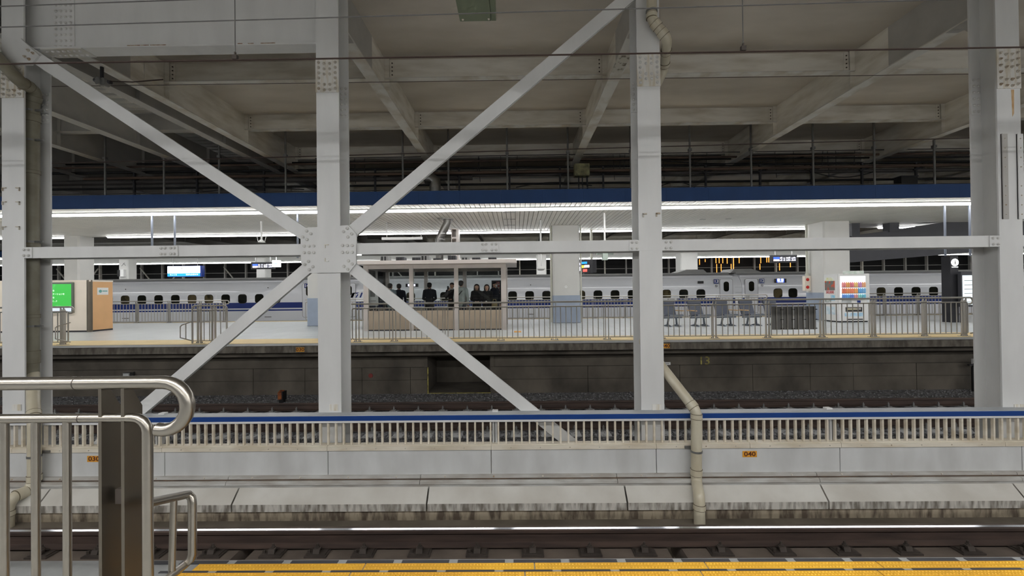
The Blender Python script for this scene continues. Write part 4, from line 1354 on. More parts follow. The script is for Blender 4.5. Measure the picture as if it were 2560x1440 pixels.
# smoked panels and a long notice fixed to the railing
t = thing('information_screen', 'dark smoked panels clipped to the long railing beside the seats', 'screen panel', (fx(1985), YF + .03, .1))
for k_ in range(4):
    a, b = fx(1930 + k_ * 28) + .008, fx(1958 + k_ * 28) - .008
    p_ = part('panel_sheet', MB().box(a, b, YF + .02, YF + .03, ZY(1985, 824, YF), ZY(1985, 766, YF)), PANELG, t)
    for zz in (.25, .5, .78):
        part('clip', MB().box(b - .05, b + .02, YF - .01, YF + .02, zz, zz + .02), BLACK, p_)
a, b = P(1657, 752, YF), P(1691, 744, YF)
t = thing('notice_strip', 'long white notice strip on the railing beside the seats', 'sign', ((a.x + b.x) / 2, YF, a.z))
part('strip', MB().box(a.x, b.x, YF - .03, YF - .022, a.z, b.z), PAPER, t)
part('strip_marks', MB().box(a.x + .12, a.x + .16, YF - .032, YF - .03, a.z + .03, b.z - .03).box(a.x + .18, a.x + .32, YF - .032, YF - .03, a.z + .035, b.z - .035), GALV, t)

# ================================================================== DISTANCE MARKERS AND WALL MARKS
def marker(txt, px, py, Y, wpx, hpx, label):
    v = P(px, py, Y)
    w_, h_ = wpx * Y / FPX, hpx * Y / FPX
    t = thing('distance_marker', label, 'marker', (v.x, Y, v.z - h_ / 2), 'orange distance markers')
    part('plate', MB().box(v.x - w_ / 2, v.x + w_ / 2, Y - .006, Y, v.z - h_ / 2, v.z + h_ / 2), ORMARK, t)
    part('lettering', text_mb(txt, h_ * 1.05, (v.x, Y - .0075, v.z), bold=.002, sx=1.22), INKBR, t)


marker('040', 1874, 1135, 6.38, 35, 15, 'orange 040 marker on the white barrier wall')
marker('030', 236, 1147, 6.38, 35, 15, 'orange 030 marker on the barrier wall behind the stainless railing')
marker('030', 750.5, 874, FE - .02, 21, 11, 'orange 030 marker on the far platform lip')
marker('040', 1664, 865, FE - .02, 21, 11, 'orange 040 marker on the far platform lip half behind the column')
v = P(1761, 903, 11.79)
t = thing('track_number', 'faded yellow 13 painted on the dark wall under the far platform', 'lettering', (v.x, 11.79, v.z - .2))
part('digits', text_mb('13', .33, (v.x, 11.796, v.z), bold=.004, sx=1.05), YMARK, t)
v = P(1668, 911, 11.78)
t = thing('wall_plate', 'small white plate with two dark lines on the wall beside the column', 'sign', (v.x, 11.78, v.z - .08))
part('plate', MB().box(v.x - .09, v.x + .09, 11.77, 11.80, v.z - .06, v.z + .06), PAPER, t)
part('text_line', MB().box(v.x - .07, v.x + .07, 11.765, 11.77, v.z - .035, v.z - .015).box(v.x - .05, v.x + .05, 11.765, 11.77, v.z + .015, v.z + .03), GALV, t)
v = P(927, 939, 11.7)
one('wall_disc', MB().tube([(v.x, 11.68, v.z), (v.x, 11.715, v.z)], .062, 16), mat('faded_red', (136, 56, 52), .7, var=.1), 'faded red disc on the wall under the platform', 'disc')
v = P(327, 937, 11.7)
t = thing('wall_box', 'small grey box on the wall under the far platform', 'box', (v.x, 11.6, v.z - .1))
part('box_body', MB().box(v.x - .1, v.x + .1, 11.56, 11.71, v.z - .09, v.z + .08), GALV, t)
part('box_lid', MB().box(v.x - .08, v.x + .08, 11.55, 11.56, v.z - .07, v.z + .06), PANELW, t)
part('box_cable', MB().tube([(v.x + .13, 11.66, v.z + .1), (v.x + .13, 11.66, v.z - .35)], .012, 6), BLACK, t)
v = PZ(727, 994, -1.45)
t = thing('dwarf_signal', 'small rusty orange trackside marker on the ballast', 'signal', (v.x, 10.9, -1.46))
part('stake', MB().box(v.x - .06, v.x + .06, 10.85, 10.95, -1.5, -1.36), BLACK, t)
part('head', MB().prism_x([(10.82, -1.38), (10.98, -1.38), (10.98, -1.2), (10.93, -1.15), (10.82, -1.2)], v.x - .075, v.x + .04), mat('rusty_orange', (168, 96, 40), .7, rgb2=(96, 50, 30), scale=12), t)
part('hood', MB().box(v.x + .04, v.x + .075, 10.8, 10.98, -1.4, -1.17), BLACK, t)
v = P(2432, 905, 11.5)
t = thing('cable_post', 'dark bent cable post with a small white box beside the ballast', 'post', (v.x, 11.5, -1.46))
part('pole', MB().tube([(v.x, 11.5, -1.5), (v.x, 11.5, v.z - .16), (v.x + .05, 11.5, v.z - .05)], .035, 8), BLACK, t, smooth=True)
part('arm', MB().box(v.x - .12, v.x + .12, 11.47, 11.53, v.z - .09, v.z - .065), DARKMETAL, t)
part('white_box', MB().box(v.x + .02, v.x + .16, 11.44, 11.56, v.z - .06, v.z + .08), WHITEP, t)

# ================================================================== TRAIN
TY = 25.4
T13 = PX(1847, TY, 720)
T14 = T13 - 25.0


def train_car(xa, xb, label, num, nside, windows, extras):
    t = thing('train_car', label, 'train', ((xa + xb) / 2, TY + 1.68, -1.25), 'cars of the white train')
    a, b = xa + .22, xb - .22
    prof = [(0.10, -.95), (.02, -.75), (0, -.2), (0.0, 1.35), (.05, 1.65), (.16, 1.92), (.34, 2.12), (.62, 2.25), (1.1, 2.33), (1.68, 2.35)]
    full = [(TY + p[0], p[1]) for p in prof] + [(TY + 3.36 - p[0], p[1]) for p in prof[-2::-1]]
    part('body', MB().prism_x(full[::-1], a, b), TRAIN, t, smooth=True)
    part('roof_strip', MB().box(a, b, TY + .75, TY + 2.6, 2.30, 2.41), TRAINR, t)
    part('gutter', MB().box(a, b, TY + .30, TY + .40, 2.12, 2.18), TRAIN, t)
    part('stripe', MB().box(a, b, TY - .004, TY + .002, .50, .845), TRBLUE, t)
    part('stripe', MB().box(a, b, TY - .004, TY + .002, .335, .42), TRBLUE, t)
    wme = [MB().prism_y(rrect(0, 0, .49, .53, .15)[::-1], -.012, 0).mesh('window', m_) for m_ in (WINDK, WINWM)]
    fme = MB().prism_y(rrect(0, 0, .54, .58, .17)[::-1], -.007, 0).mesh('window_frame', WINFR)
    for i, wx in enumerate(windows):
        o = inst('window', wme[1 if (i * 7 + nside) % 5 in (0, 2) else 0], (wx, TY, 1.085), t)
        inst('window_frame', fme, (wx, TY, 1.085), o)
    for kind, xx in extras:
        if kind == 'door':
            d = part('door', MB().prism_y(rrect(xx, .95, .76, 2.05, .12)[::-1], TY - .006, TY + .002), TRAIN, t)
            rim = rrect(xx, .95, .80, 2.09, .14); inn = rrect(xx, .95, .765, 2.055, .122)
            n = len(rim)
            mb = MB()
            for i in range(n):
                j = (i + 1) % n
                mb.add([(rim[i][0], TY - .008, rim[i][1]), (rim[j][0], TY - .008, rim[j][1]), (inn[j][0], TY - .008, inn[j][1]), (inn[i][0], TY - .008, inn[i][1])], [(0, 1, 2, 3)])
            part('door_seal', mb, TRDOOR, d)
            part('door_window', MB().prism_y(rrect(xx, 1.52, .32, .60, .14)[::-1], TY - .016, TY), WINDK, d)
        elif kind == 'num':
            p_ = part('number_plate', MB().box(xx - .14, xx + .14, TY - .008, TY + .002, 1.70, 1.98), TRBLUE, t)
            part('lettering', text_mb(num, .27, (xx, TY - .010, 1.84), bold=.004), PAPER, p_)
            ring = MB()
            for i in range(16):
                a0, a1 = 2 * math.pi * i / 16, 2 * math.pi * (i + 1) / 16
                ring.add([(xx + r_ * math.cos(q_), TY - .006, 1.56 + r_ * math.sin(q_)) for r_, q_ in ((.075, a0), (.075, a1), (.055, a1), (.055, a0))], [(0, 1, 2, 3)])
            ring.obox((xx, TY - .006, 1.56), Vector((.045, 0, -.045)), Vector((0, .001, 0)), Vector((.007, 0, .007)))
            ring.box(xx - .03, xx + .03, TY - .007, TY - .005, 1.55, 1.565)
            part('no_smoking_mark', ring, TRDOOR, t)
        elif kind == 'display':
            lit = num == '12'
            w_ = .36 if lit else .18
            p_ = part('side_display', MB().box(xx - w_, xx + w_, TY - .008, TY + .002, 1.72, 1.96 if lit else 1.87), BLACK, t)
            if lit:
                part('display_text', text_mb('回 送', .17, (xx, TY - .012, 1.87), bold=.002), LEDWH, p_)
                part('display_line', MB().box(xx - .16, xx + .16, TY - .011, TY - .008, 1.745, 1.765), LEDWH, p_)
                part('display_glow', MB().box(xx - .22, xx + .22, TY - .0095, TY - .008, 1.735, 1.945), LEDBL, p_)
        elif kind == 'fairing':
            part('roof_fairing', MB().prism_y([(xx - 1.0, 2.38), (xx + 1.0, 2.38), (xx + .75, 2.62), (xx - .3, 2.62)] if num == '13' else [(xx - 1.0, 2.38), (xx + 1.0, 2.38), (xx + .3, 2.64), (xx - .75, 2.64)], TY + .9, TY + 2.4), TRAINR, t)
        elif kind == 'logo':
            mb = MB()
            for (ox, oz, wx, wz) in ((-.42, 0, .16, .30), (-.2, 0, .16, .30), (.02, .12, .26, .07), (.06, -.05, .08, .2), (.32, 0, .1, .3)):
                mb.prism_y([(xx + ox - wx / 2 - .06, 1.24 + oz - wz / 2), (xx + ox + wx / 2 - .06, 1.24 + oz - wz / 2), (xx + ox + wx / 2 + .06, 1.24 + oz + wz / 2), (xx + ox - wx / 2 + .06, 1.24 + oz + wz / 2)], TY - .006, TY + .002)
            part('logo', mb, TRBLUE, t, label='blue slanted emblem on the car side')
        elif kind == 'vent':
            part('handle_socket', MB().tube([(xx, TY - .004, 1.75), (xx, TY + .01, 1.75)], .03, 10), BLACK, t)
            part('step', MB().box(xx - .2, xx + .2, TY - .03, TY + .02, -.06, -.01), GALV, t)
    return t


wx = lambda px: PX(px, TY, 745)
pit = 1.04
c13w = [wx(1281.5) + pit * k_ for k_ in range(-7, 12) if abs(k_) < 40]
c13w = [x_ for x_ in c13w if T14 + 3.2 < x_ < wx(1760)]
train_car(T14, T13, 'white train car 13 with blue stripes behind the waiting room', '13', 0, c13w, [('door', wx(1816)), ('num', wx(1791)), ('display', wx(1752)), ('fairing', wx(1745)), ('logo', wx(890)), ('vent', wx(1327)), ('door', T14 + 1.25)])
c14w = [wx(313) + pit * 1.0 * k_ for k_ in range(-8, 10)]
train_car(T14 - 25, T14, 'white train car 14 with blue stripes behind the kiosk', '14', 1, c14w, [('num', wx(767)), ('door', T14 - 1.25), ('vent', wx(314)), ('vent', wx(670))])
c12w = [wx(1945), wx(1945) + .9 + .0, *[wx(2203) + 1.045 * k_ for k_ in range(-3, 12)]]
c12w = sorted(c12w)
c12w = [c12w[0]] + [b for a, b in zip(c12w[:-1], c12w[1:]) if b - a > .75]
train_car(T13, T13 + 25, 'white train car 12 showing a lit out of service display', '12', 2, c12w, [('door', wx(1879)), ('num', wx(1905.5)), ('display', wx(1951.5)), ('fairing', wx(1888)), ('vent', wx(2370))])
for xx, lab in ((T13, 'grey gangway bellows between cars 13 and 12'), (T14, 'grey gangway bellows between cars 13 and 14')):
    t = thing('gangway', lab, 'gangway', (xx, TY + 1.7, -.9), 'gangways between the cars')
    part('outer_hood', MB().prism_x([(TY + .06, -.8), (TY + .05, 1.4), (TY + .12, 1.75), (TY + .5, 2.15), (TY + 2.8, 2.15), (TY + 3.3, 1.4), (TY + 3.3, -.8)], xx - .215, xx + .215), TRAIN, t, smooth=True)
    for k_ in range(5):
        part('hood_seam', MB().box(xx - .2, xx + .2, TY + .03, TY + .06, .2 + k_ * .32, .21 + k_ * .32), TRDOOR, t)
# ================================================================== WAITING ROOM
WY0, WY1 = 15.0, 17.55
wxa, wxb = PX(909, WY0, 800), PX(1265, WY0, 800)
wz1 = ZY(1100, 660, WY0)
wsill = ZY(1100, 776, WY0)
wtop = ZY(1100, 671, WY0)
wr = thing('waiting_room', 'glazed waiting room with beige lower panels and people inside', 'waiting room', ((wxa + wxb) / 2, (WY0 + WY1) / 2, 0))
mulls = [wxa + .09, PX(1028, WY0, 720), PX(1140.5, WY0, 720), wxb - .075]
for yy, f_ in ((WY0, 0), (WY1 - .1, 1)):
    for i, mx in enumerate(mulls):
        hw = .09 if i in (0, 3) else .075
        part('post', MB().box(mx - hw, mx + hw, yy, yy + .1, 0, wz1), ALUF, wr)
    part('head_beam', MB().box(wxa, wxb, yy + .01, yy + .09, wtop, wz1), ALUF, wr)
    for a, b in zip(mulls[:-1], mulls[1:]):
        part('lower_panel', MB().box(a + .07, b - .07, yy + .02, yy + .08, .04, wsill), BEIGEP, wr)
        part('glass_pane', MB().box(a + .07, b - .07, yy + .045, yy + .055, wsill, wtop), GLASS, wr)
    part('plinth', MB().box(wxa, wxb, yy + .005, yy + .095, 0, .04), DARKMETAL, wr)
for xx in (wxa, wxb - .1):
    part('side_beam', MB().box(xx, xx + .1, WY0 + .1, WY1 - .1, wtop, wz1), ALUF, wr)
    ym = (WY0 + WY1) / 2
    part('side_post', MB().box(xx + .02, xx + .08, ym - .05, ym + .05, 0, wtop), ALUF, wr)
    for a, b in ((WY0 + .1, ym - .05), (ym + .05, WY1 - .1)):
        part('side_panel', MB().box(xx + .03, xx + .07, a, b, .02, wsill), BEIGEP, wr)
        part('side_glass', MB().box(xx + .045, xx + .055, a, b, wsill, wtop), GLASS, wr)
rxa, rxb = PX(886, WY0 - .2, 655), PX(1292, WY0 - .2, 655)
part('roof', MB().box(rxa, rxb, WY0 - .25, WY1 + .2, wz1, wz1 + .10).box(rxa + .02, rxb - .02, WY0 - .23, WY1 + .18, wz1 + .10, wz1 + .13), ALUF, wr)
wz2 = wz1 + .13
# machinery and clutter on the waiting room roof
for k_, px in enumerate((965, 1004, 1044, 1065, 1096, 1132, 1165, 1192, 1232)):
    xx = PX(px, 15.8, 648)
    hh = random.uniform(.12, .24)
    t = thing('roof_unit', 'small air handling unit on the waiting room roof', 'roof unit', (xx, 15.8, wz2), 'units on the waiting room roof')
    part('casing', MB().box(xx - .16, xx + .14, 15.6, 16.0, wz2, wz2 + hh), [GALV, DARKMETAL, DARKMETAL][k_ % 3], t)
    part('grille', MB().box(xx - .12, xx - .05, 15.585, 15.6, wz2 + .02, wz2 + hh - .02).box(xx + .0, xx + .06, 15.585, 15.6, wz2 + .02, wz2 + hh - .02), BLACK, t)
t = thing('strip_fixture', 'long pale strip fixture hung above the waiting room', 'light fixture', (PX(1005, 16.5, 596), 16.5, ZY(1005, 600, 16.5)))
a, b = P(955, 600, 16.5), P(1056, 594, 16.5)
part('housing', MB().box(a.x, b.x, 16.45, 16.55, a.z, a.z + .1), WHITEP, t)
part('stem', MB().tube([(a.x + .2, 16.5, a.z + .1), (a.x + .2, 16.5, SZ)], .012, 6).tube([(b.x - .05, 16.5, a.z + .1), (b.x - .05, 16.5, SZ)], .012, 6), WHITEP, t)
# stool-like bench inside and an inner bench along the back glass
t = thing('inner_bench', 'low dark bench inside the waiting room', 'bench', (wxa + 1.0, 17.2, 0))
part('bench_top', MB().box(wxa + .3, wxa + 1.9, 17.08, 17.4, .40, .46), SEATB, t)
for xx in (wxa + .45, wxa + 1.75):
    part('bench_leg', MB().box(xx - .03, xx + .03, 17.1, 17.38, 0, .40), DARKMETAL, t)
a, b = P(923, 764, 15.3), P(945, 720, 15.3)
t = thing('poster_stand', 'white poster board inside the left pane of the waiting room', 'poster', ((a.x + b.x) / 2, 15.3, 0))
part('board', MB().box(a.x, b.x, 15.3, 15.33, a.z, b.z), PAPER, t)
part('print', MB().box(a.x + .04, a.x + .22, 15.296, 15.3, a.z + .32, b.z - .08).box(a.x + .05, b.x - .05, 15.296, 15.3, a.z + .08, a.z + .1).box(a.x + .05, b.x - .08, 15.296, 15.3, a.z + .16, a.z + .18), GALV, t)
part('stand_leg', MB().box(a.x + .02, a.x + .05, 15.31, 15.33, 0, a.z).box(b.x - .05, b.x - .02, 15.31, 15.33, 0, a.z), DARKMETAL, t)
a, b = P(1014, 717.5, 17.3), P(1044, 709, 17.3)
t = thing('wall_display', 'small dark display with a bright white screen on the rear glass', 'display', ((a.x + b.x) / 2, 17.3, a.z))
part('casing', MB().box(a.x, b.x, 17.3, 17.45, a.z, b.z), BLACK, t)
part('screen', MB().box(a.x + .1, b.x - .1, 17.294, 17.3, a.z + .03, b.z - .02), LEDWH, t)
a, b = P(1232, 735, 16.9), P(1249, 704, 16.9)  # made-up solid rack in place of a probable vending machine reflection in the glass
t = thing('reflection_rack', 'made-up rack with rows of red cans standing in for a reflection in the waiting room glass', 'stand-in rack', ((a.x + b.x) / 2, 17.1, 0))
part('rack_body', MB().box(a.x - .05, b.x + .05, 16.95, 17.35, 0, b.z + .05), DARKMETAL, t)
redc = mat('red_can', (172, 54, 50), .35, rgb2=(220, 200, 196), scale=26, lo=.45, hi=.55)
can = MB().tube([(0, 0, 0), (0, 0, .1)], .028, 8).mesh('can', redc, smooth=True)
for r_ in range(4):
    zz = a.z + .02 + r_ * (b.z - a.z) / 4
    part('shelf', MB().box(a.x, b.x, 16.84, 16.95, zz - .015, zz), WHITEP, t)
    for c_ in range(4):
        inst('can', can, (a.x + .035 + c_ * (b.x - a.x - .07) / 3, 16.89, zz), t)


# ================================================================== PEOPLE
def person(label, px, Y, yaw, top_rgb, leg_rgb, height=1.68, arms='down', hair='short', hairm=None, female=False, collar=None, skirt=0.0, extra=None, name='person', item=None):
    hairm = hairm or HAIRD
    s = height / 1.70
    xx = PX(px, Y, 740)
    t = thing(name, label, 'person', (xx, Y, 0), 'people in the waiting room')
    tm = mat('cloth_%d_%d_%d' % top_rgb, top_rgb, .85, var=.08, scale=9)
    lm = mat('cloth_%d_%d_%d' % leg_rgb, leg_rgb, .85, var=.08, scale=9)
    sm = mat('shoe_leather', (30, 28, 28), .5, var=0)
    mats = [SKIN, tm, lm, sm]
    prims = []         # (p0, p1, r0, r1, flatten_y, mat)
    sh = .165 if female else .185
    cr = .128 if female else .148

    def cap(p0, p1, r0, r1, mi, fy=1.0):
        prims.append((Vector(p0), Vector(p1), r0, r1, fy, mi))
    # torso and legs
    cap((0, 0, .90), (0, 0, 1.10), .165, .148, 1, .72)
    cap((0, 0, 1.10), (0, -.005, 1.30), .150, cr + .03, 1, .70)
    cap((-sh + .05, 0, 1.385), (sh - .05, 0, 1.385), .085, .085, 1, .9)
    cap((0, 0, 1.28), (0, 0.005, 1.43), cr + .02, .085, 1, .72)
    if skirt > 0:
        cap((0, 0, .95), (0, 0, .95 - skirt), .165, .20, 1, .78)
    for sg in (-1, 1):
        cap((sg * .09, 0, .90), (sg * .10, .005, .50), .095, .066, 2)
        cap((sg * .10, .005, .50), (sg * .105, .02, .10), .066, .048, 2)
        cap((sg * .105, .03, .05), (sg * .115, -.14, .035), .045, .036, 3)
    # neck, head, face
    cap((0, .005, 1.42), (0, -.005, 1.52), .055, .05, 0)
    cap((0, -.015, 1.54), (0, 0, 1.615), .064, .083, 0, 1.12)
    cap((0, 0.0, 1.60), (0, .012, 1.625), .084, .082, 0, 1.1)
    cap((0, -.086, 1.598), (0, -.104, 1.578), .009, .014, 0)
    for sg in (-1, 1):
        cap((sg * .084, .005, 1.60), (sg * .088, .012, 1.575), .014, .012, 0, 1.3)
    # arms with palm and five fingers
    for sg in (-1, 1):
        S = Vector((sg * sh, 0, 1.385))
        if arms == 'down':
            E = Vector((sg * (sh + .06), .02, 1.10)); W = Vector((sg * (sh + .06), -.05, .86))
        elif arms == 'front':
            E = Vector((sg * (sh + .05), .02, 1.11)); W = Vector((sg * .07, -.25, 1.02))
        elif arms == 'raise':
            if sg < 0:
                E = Vector((sg * (sh + .02), -.10, 1.13)); W = Vector((sg * .08, -.22, 1.40))
            else:
                E = Vector((sg * (sh + .05), .02, 1.11)); W = Vector((sg * .06, -.24, 1.06))
        cap(S, E, .068, .052, 1)
        cap(E, W, .052, .038, 1)
        d = (W - E).normalized()
        side = Vector((1, 0, 0)) if abs(d.x) < .8 else Vector((0, 0, 1))
        side = (side - d * side.dot(d)).normalized()
        if sg > 0 and abs(d.x) < .8: side = side
        nrm = d.cross(side).normalized()
        pc = W + d * .055
        cap(W, W + d * .03, .027, .03, 0)
        cap(pc - side * .022, pc + side * .022, .021, .021, 0)
        for k_, fl_ in enumerate((.055, .068, .07, .062)):
            r0 = pc + side * (.033 - .022 * k_) + d * .018
            r1 = r0 + d * fl_ * .6 + nrm * .006
            cap(r0, r1, .0095, .009, 0)
            cap(r1, r1 + d * fl_ * .45 + nrm * .022, .009, .0075, 0)
        th = W + side * .026 + d * .02
        cap(th, th + side * .03 + d * .035 + nrm * .012, .012, .010, 0)
        cap(th + side * .03 + d * .035 + nrm * .012, th + side * .028 + d * .062 + nrm * .024, .010, .008, 0)
    mb = MB()
    for (p0, p1, r0, r1, fy, mi) in prims:
        ax = (p1 - p0)
        L = max(ax.length, 1e-4)
        ax = ax / L
        n = 14 if r0 > .03 else 8
        rings = []
        for k_ in range(4, 0, -1):
            an = math.pi / 2 * k_ / 4.5
            rings.append((p0 - ax * (r0 * math.sin(an)), r0 * math.cos(an)))
        rings += [(p0, r0), (p1, r1)]
        for k_ in range(1, 5):
            an = math.pi / 2 * k_ / 4.5
            rings.append((p1 + ax * (r1 * math.sin(an)), r1 * math.cos(an)))
        tmp = MB().tube([q_[0] for q_ in rings], [q_[1] for q_ in rings], n)
        cx = (p0 + p1) / 2
        vs = []
        for v in tmp.v:
            # flatten in depth around the axis point
            tt = max(0, min(1, (Vector(v) - p0).dot(ax) / L))
            yc = p0.y + (p1.y - p0.y) * tt
            vs.append((v[0], yc + (v[1] - yc) * fy, v[2]))
        mb.add(vs, tmp.f)
    me = mb.mesh('person_tmp', SKIN)
    ob = bpy.data.objects.new('person_tmp', me)
    COL.objects.link(ob)
    md = ob.modifiers.new('r', 'REMESH'); md.mode = 'VOXEL'; md.voxel_size = .0085
    m2 = ob.modifiers.new('s', 'SMOOTH'); m2.factor = .5; m2.iterations = 4
    dg = bpy.context.evaluated_depsgraph_get()
    out = bpy.data.meshes.new_from_object(ob.evaluated_get(dg))
    bpy.data.objects.remove(ob)
    out.materials.clear()
    for m_ in mats: out.materials.append(m_)
    nv = len(out.polygons)
    cen = np.zeros(nv * 3, np.float32)
    out.polygons.foreach_get('center', cen)
    cen = cen.reshape(-1, 3)
    best = np.full(nv, 1e9); bi = np.zeros(nv, np.int32)
    for (p0, p1, r0, r1, fy, mi) in prims:
        a = np.array(p0); b = np.array(p1); ab = b - a
        tt = np.clip(((cen - a) @ ab) / max(ab @ ab, 1e-8), 0, 1)
        c_ = a + tt[:, None] * ab
        dv = cen - c_
        dv[:, 1] /= fy
        dist = np.abs(np.linalg.norm(dv, axis=1) - (r0 + (r1 - r0) * tt))
        u = dist < best
        best[u] = dist[u]; bi[u] = mi
    out.polygons.foreach_set('material_index', bi)
    out.polygons.foreach_set('use_smooth', [True] * nv)
    rotm = Matrix.Rotation(yaw, 4, 'Z') @ Matrix.Scale(s, 4)
    out.transform(rotm)
    out.update()
    body = bpy.data.objects.new('body', out)
    COL.objects.link(body); body.parent = t

    def sub(name_, m_, mt, smooth=True):
        mesh = m_.mesh(name_, mt, smooth=smooth)
        mesh.transform(rotm)
        o = bpy.data.objects.new(name_, mesh)
        COL.objects.link(o); o.parent = t
        return o
    # hair
    h = MB()
    if hair == 'short':
        h.ell((0, .018, 1.645), (.093, .104, .078), 18, 10)
        h.ell((0, .045, 1.60), (.088, .075, .085), 16, 8)
    elif hair == 'thin':
        h.ell((0, .022, 1.635), (.090, .100, .078), 18, 10)
        h.ell((0, .045, 1.59), (.087, .07, .075), 16, 8)
    elif hair == 'bob':
        h.ell((0, .032, 1.648), (.096, .104, .08), 18, 10)
        for sg in (-1, 1):
            h.ell((sg * .092, .03, 1.555), (.022, .055, .11), 12, 8)
        h.ell((0, .055, 1.56), (.092, .06, .12), 16, 8)
        h.ell((0, -.05, 1.682), (.07, .032, .024), 12, 6)
    elif hair == 'long':
        h.ell((0, .032, 1.648), (.098, .106, .082), 18, 10)
        for sg in (-1, 1):
            h.ell((sg * .096, .022, 1.49), (.026, .058, .19), 12, 8)
        h.ell((0, .06, 1.48), (.10, .06, .20), 16, 8)
        h.ell((0, -.05, 1.684), (.075, .033, .026), 12, 6)
    sub('hair', h, hairm)
    for sg in (-1, 1):
        sub('eye', MB().ell((sg * .032, -.083, 1.610), (.012, .008, .006), 10, 6), INK)
    sub('mouth', MB().ell((0, -.087, 1.545), (.022, .006, .006), 10, 6), mat('lips', (178, 100, 92), .5, var=0))
    if collar:
        cm_ = mat('cloth_%d_%d_%d' % collar, collar, .85, var=.05)
        ring = MB().tube([(.075 * math.cos(a_), .004 + .07 * math.sin(a_), 1.455) for a_ in [k_ * math.pi / 8 for k_ in range(17)]], .02, 8)
        sub('collar', ring, cm_)
    if extra:
        extra(sub, tm)
    return t


def hood(sub, tm):
    sub('hood', MB().ell((0, .10, 1.40), (.13, .075, .085), 16, 8), tm)
    a = [Vector((-.16, .02, 1.44)), Vector((-.05, .13, 1.32)), Vector((.08, .145, 1.16)), Vector((.17, .06, 1.02)), Vector((.1, -.1, 1.05)), Vector((-.08, -.14, 1.3)), Vector((-.16, .0, 1.44))]
    sub('strap', MB().tube(a, .016, 8), BLACK)


def handbag(sub, tm):
    sub('bag', MB().box(.20, .42, -.10, .02, .78, .98), mat('beige_bag', (190, 170, 120), .6, var=.06), False)
    sub('bag_handle', MB().tube([(.24, -.04, .98), (.26, -.06, 1.12), (.36, -.06, 1.12), (.38, -.04, .98)], .012, 8), mat('beige_bag', (190, 170, 120)))


def mask(sub, tm):
    sub('face_mask', MB().ell((0, -.078, 1.555), (.056, .034, .045), 14, 8), PAPER)


def phone(sub, tm):
    sub('phone', MB().box(-.10, -.03, -.315, -.305, 1.44, 1.58), BLACK, False)


def cup(sub, tm):
    sub('paper_cup', MB().tube([(0, -.33, .98), (0, -.33, 1.07)], [.028, .036], 12), PAPER)


person('man in a pale blue-grey jacket seen from behind beside the dark jacketed man', 976, 16.3, math.radians(165), (170, 186, 192), (50, 52, 60), 1.74, hair='thin', hairm=HAIRG, arms='front')
person('man in a dark navy jacket seen from behind next to the pale jacket', 997.5, 16.75, math.radians(200), (44, 48, 62), (40, 40, 46), 1.72, hair='short', hairm=HAIRG)
person('person in a dark blazer with short black hair seen from behind', 1074, 16.2, math.radians(180), (40, 42, 50), (32, 32, 36), 1.74, hair='short', arms='front', collar=(60, 60, 66))
person('man in a dark suit facing out with a phone raised to his face', 1130, 16.8, math.radians(-8), (34, 32, 36), (34, 34, 38), 1.74, hair='short', hairm=HAIRB, arms='raise', collar=(225, 225, 222), extra=phone)
person('man in a pale grey-green hoodie with a black strap seen from behind', 1153, 16.0, math.radians(172), (206, 216, 213), (60, 66, 78), 1.80, hair='short', arms='down', extra=hood)
person('woman with long dark hair and a black coat facing out', 1192, 16.3, math.radians(6), (30, 28, 30), (26, 26, 30), 1.66, hair='long', hairm=HAIRB, arms='front', female=True, skirt=.32, collar=(96, 78, 58))
person('woman with bobbed hair in a black coat holding a paper cup and beige bag', 1217, 16.0, math.radians(0), (32, 32, 34), (30, 30, 34), 1.64, hair='bob', hairm=HAIRB, arms='front', female=True, skirt=.3, extra=lambda s_, m_: (handbag(s_, m_), cup(s_, m_)))
person('person in a dark coat with a white face mask beside the stand-in rack of red cans', 1237, 16.55, math.radians(55), (36, 40, 54), (34, 36, 42), 1.76, hair='short', arms='down', extra=mask)

# ================================================================== KIOSK WITH GREEN SCREEN
KY = 15.76
ka = PX(-40, KY, 780); kb = PX(225, KY, 831); kz = ZY(225, 700, KY)
t = thing('kiosk', 'cream kiosk with an orange end wall and a steel corner post', 'kiosk', ((ka + kb) / 2, KY + .45, 0))
part('body', MB().box(ka, kb - .10, KY, KY + .9, .06, kz - .06), CREAMB, t)
part('end_wall', MB().box(kb - .10, kb, KY + .1, KY + .9, .06, kz - .06), ORANGEB, t)
part('corner_post', MB().tube([(kb - .07, KY + .06, 0), (kb - .07, KY + .06, kz)], .085, 20), STEELD, t, smooth=True)
part('top_trim', MB().box(ka, kb + .01, KY - .01, KY + .91, kz - .06, kz), CREAMB, t)
part('base_trim', MB().box(ka, kb, KY + .01, KY + .9, 0, .06), DARKMETAL, t)
part('notice', MB().box(kb, kb + .004, KY + .28, KY + .72, 1.42, 1.70), PAPER, t)
part('notice_logo', MB().tube([(kb + .003, KY + .40, 1.56), (kb + .007, KY + .40, 1.56)], .06, 16).box(kb + .003, kb + .006, KY + .48, KY + .68, 1.545, 1.585), mat('teal_print', (112, 176, 170), .6, var=0), t)
a, b = P(60, 783, KY), P(186, 706, KY)
t = thing('green_screen', 'bright green advertising screen with white lines of text on the kiosk', 'screen', ((a.x + b.x) / 2, KY - .05, a.z))
part('bezel', MB().box(a.x, b.x, KY - .06, KY, a.z, b.z), mat('bezel_green_grey', (104, 116, 104), .4, var=0), t)
part('screen', MB().box(a.x, b.x - .06, KY - .064, KY - .06, a.z + .24, b.z - .06), GREENS, t)
part('lower_strip', MB().box(a.x, b.x - .06, KY - .064, KY - .06, a.z + .05, a.z + .24), mat('pale_strip', (214, 224, 236), .4, var=0, emit=.3), t)
tx = P(155, 726, KY).x
mb = MB()
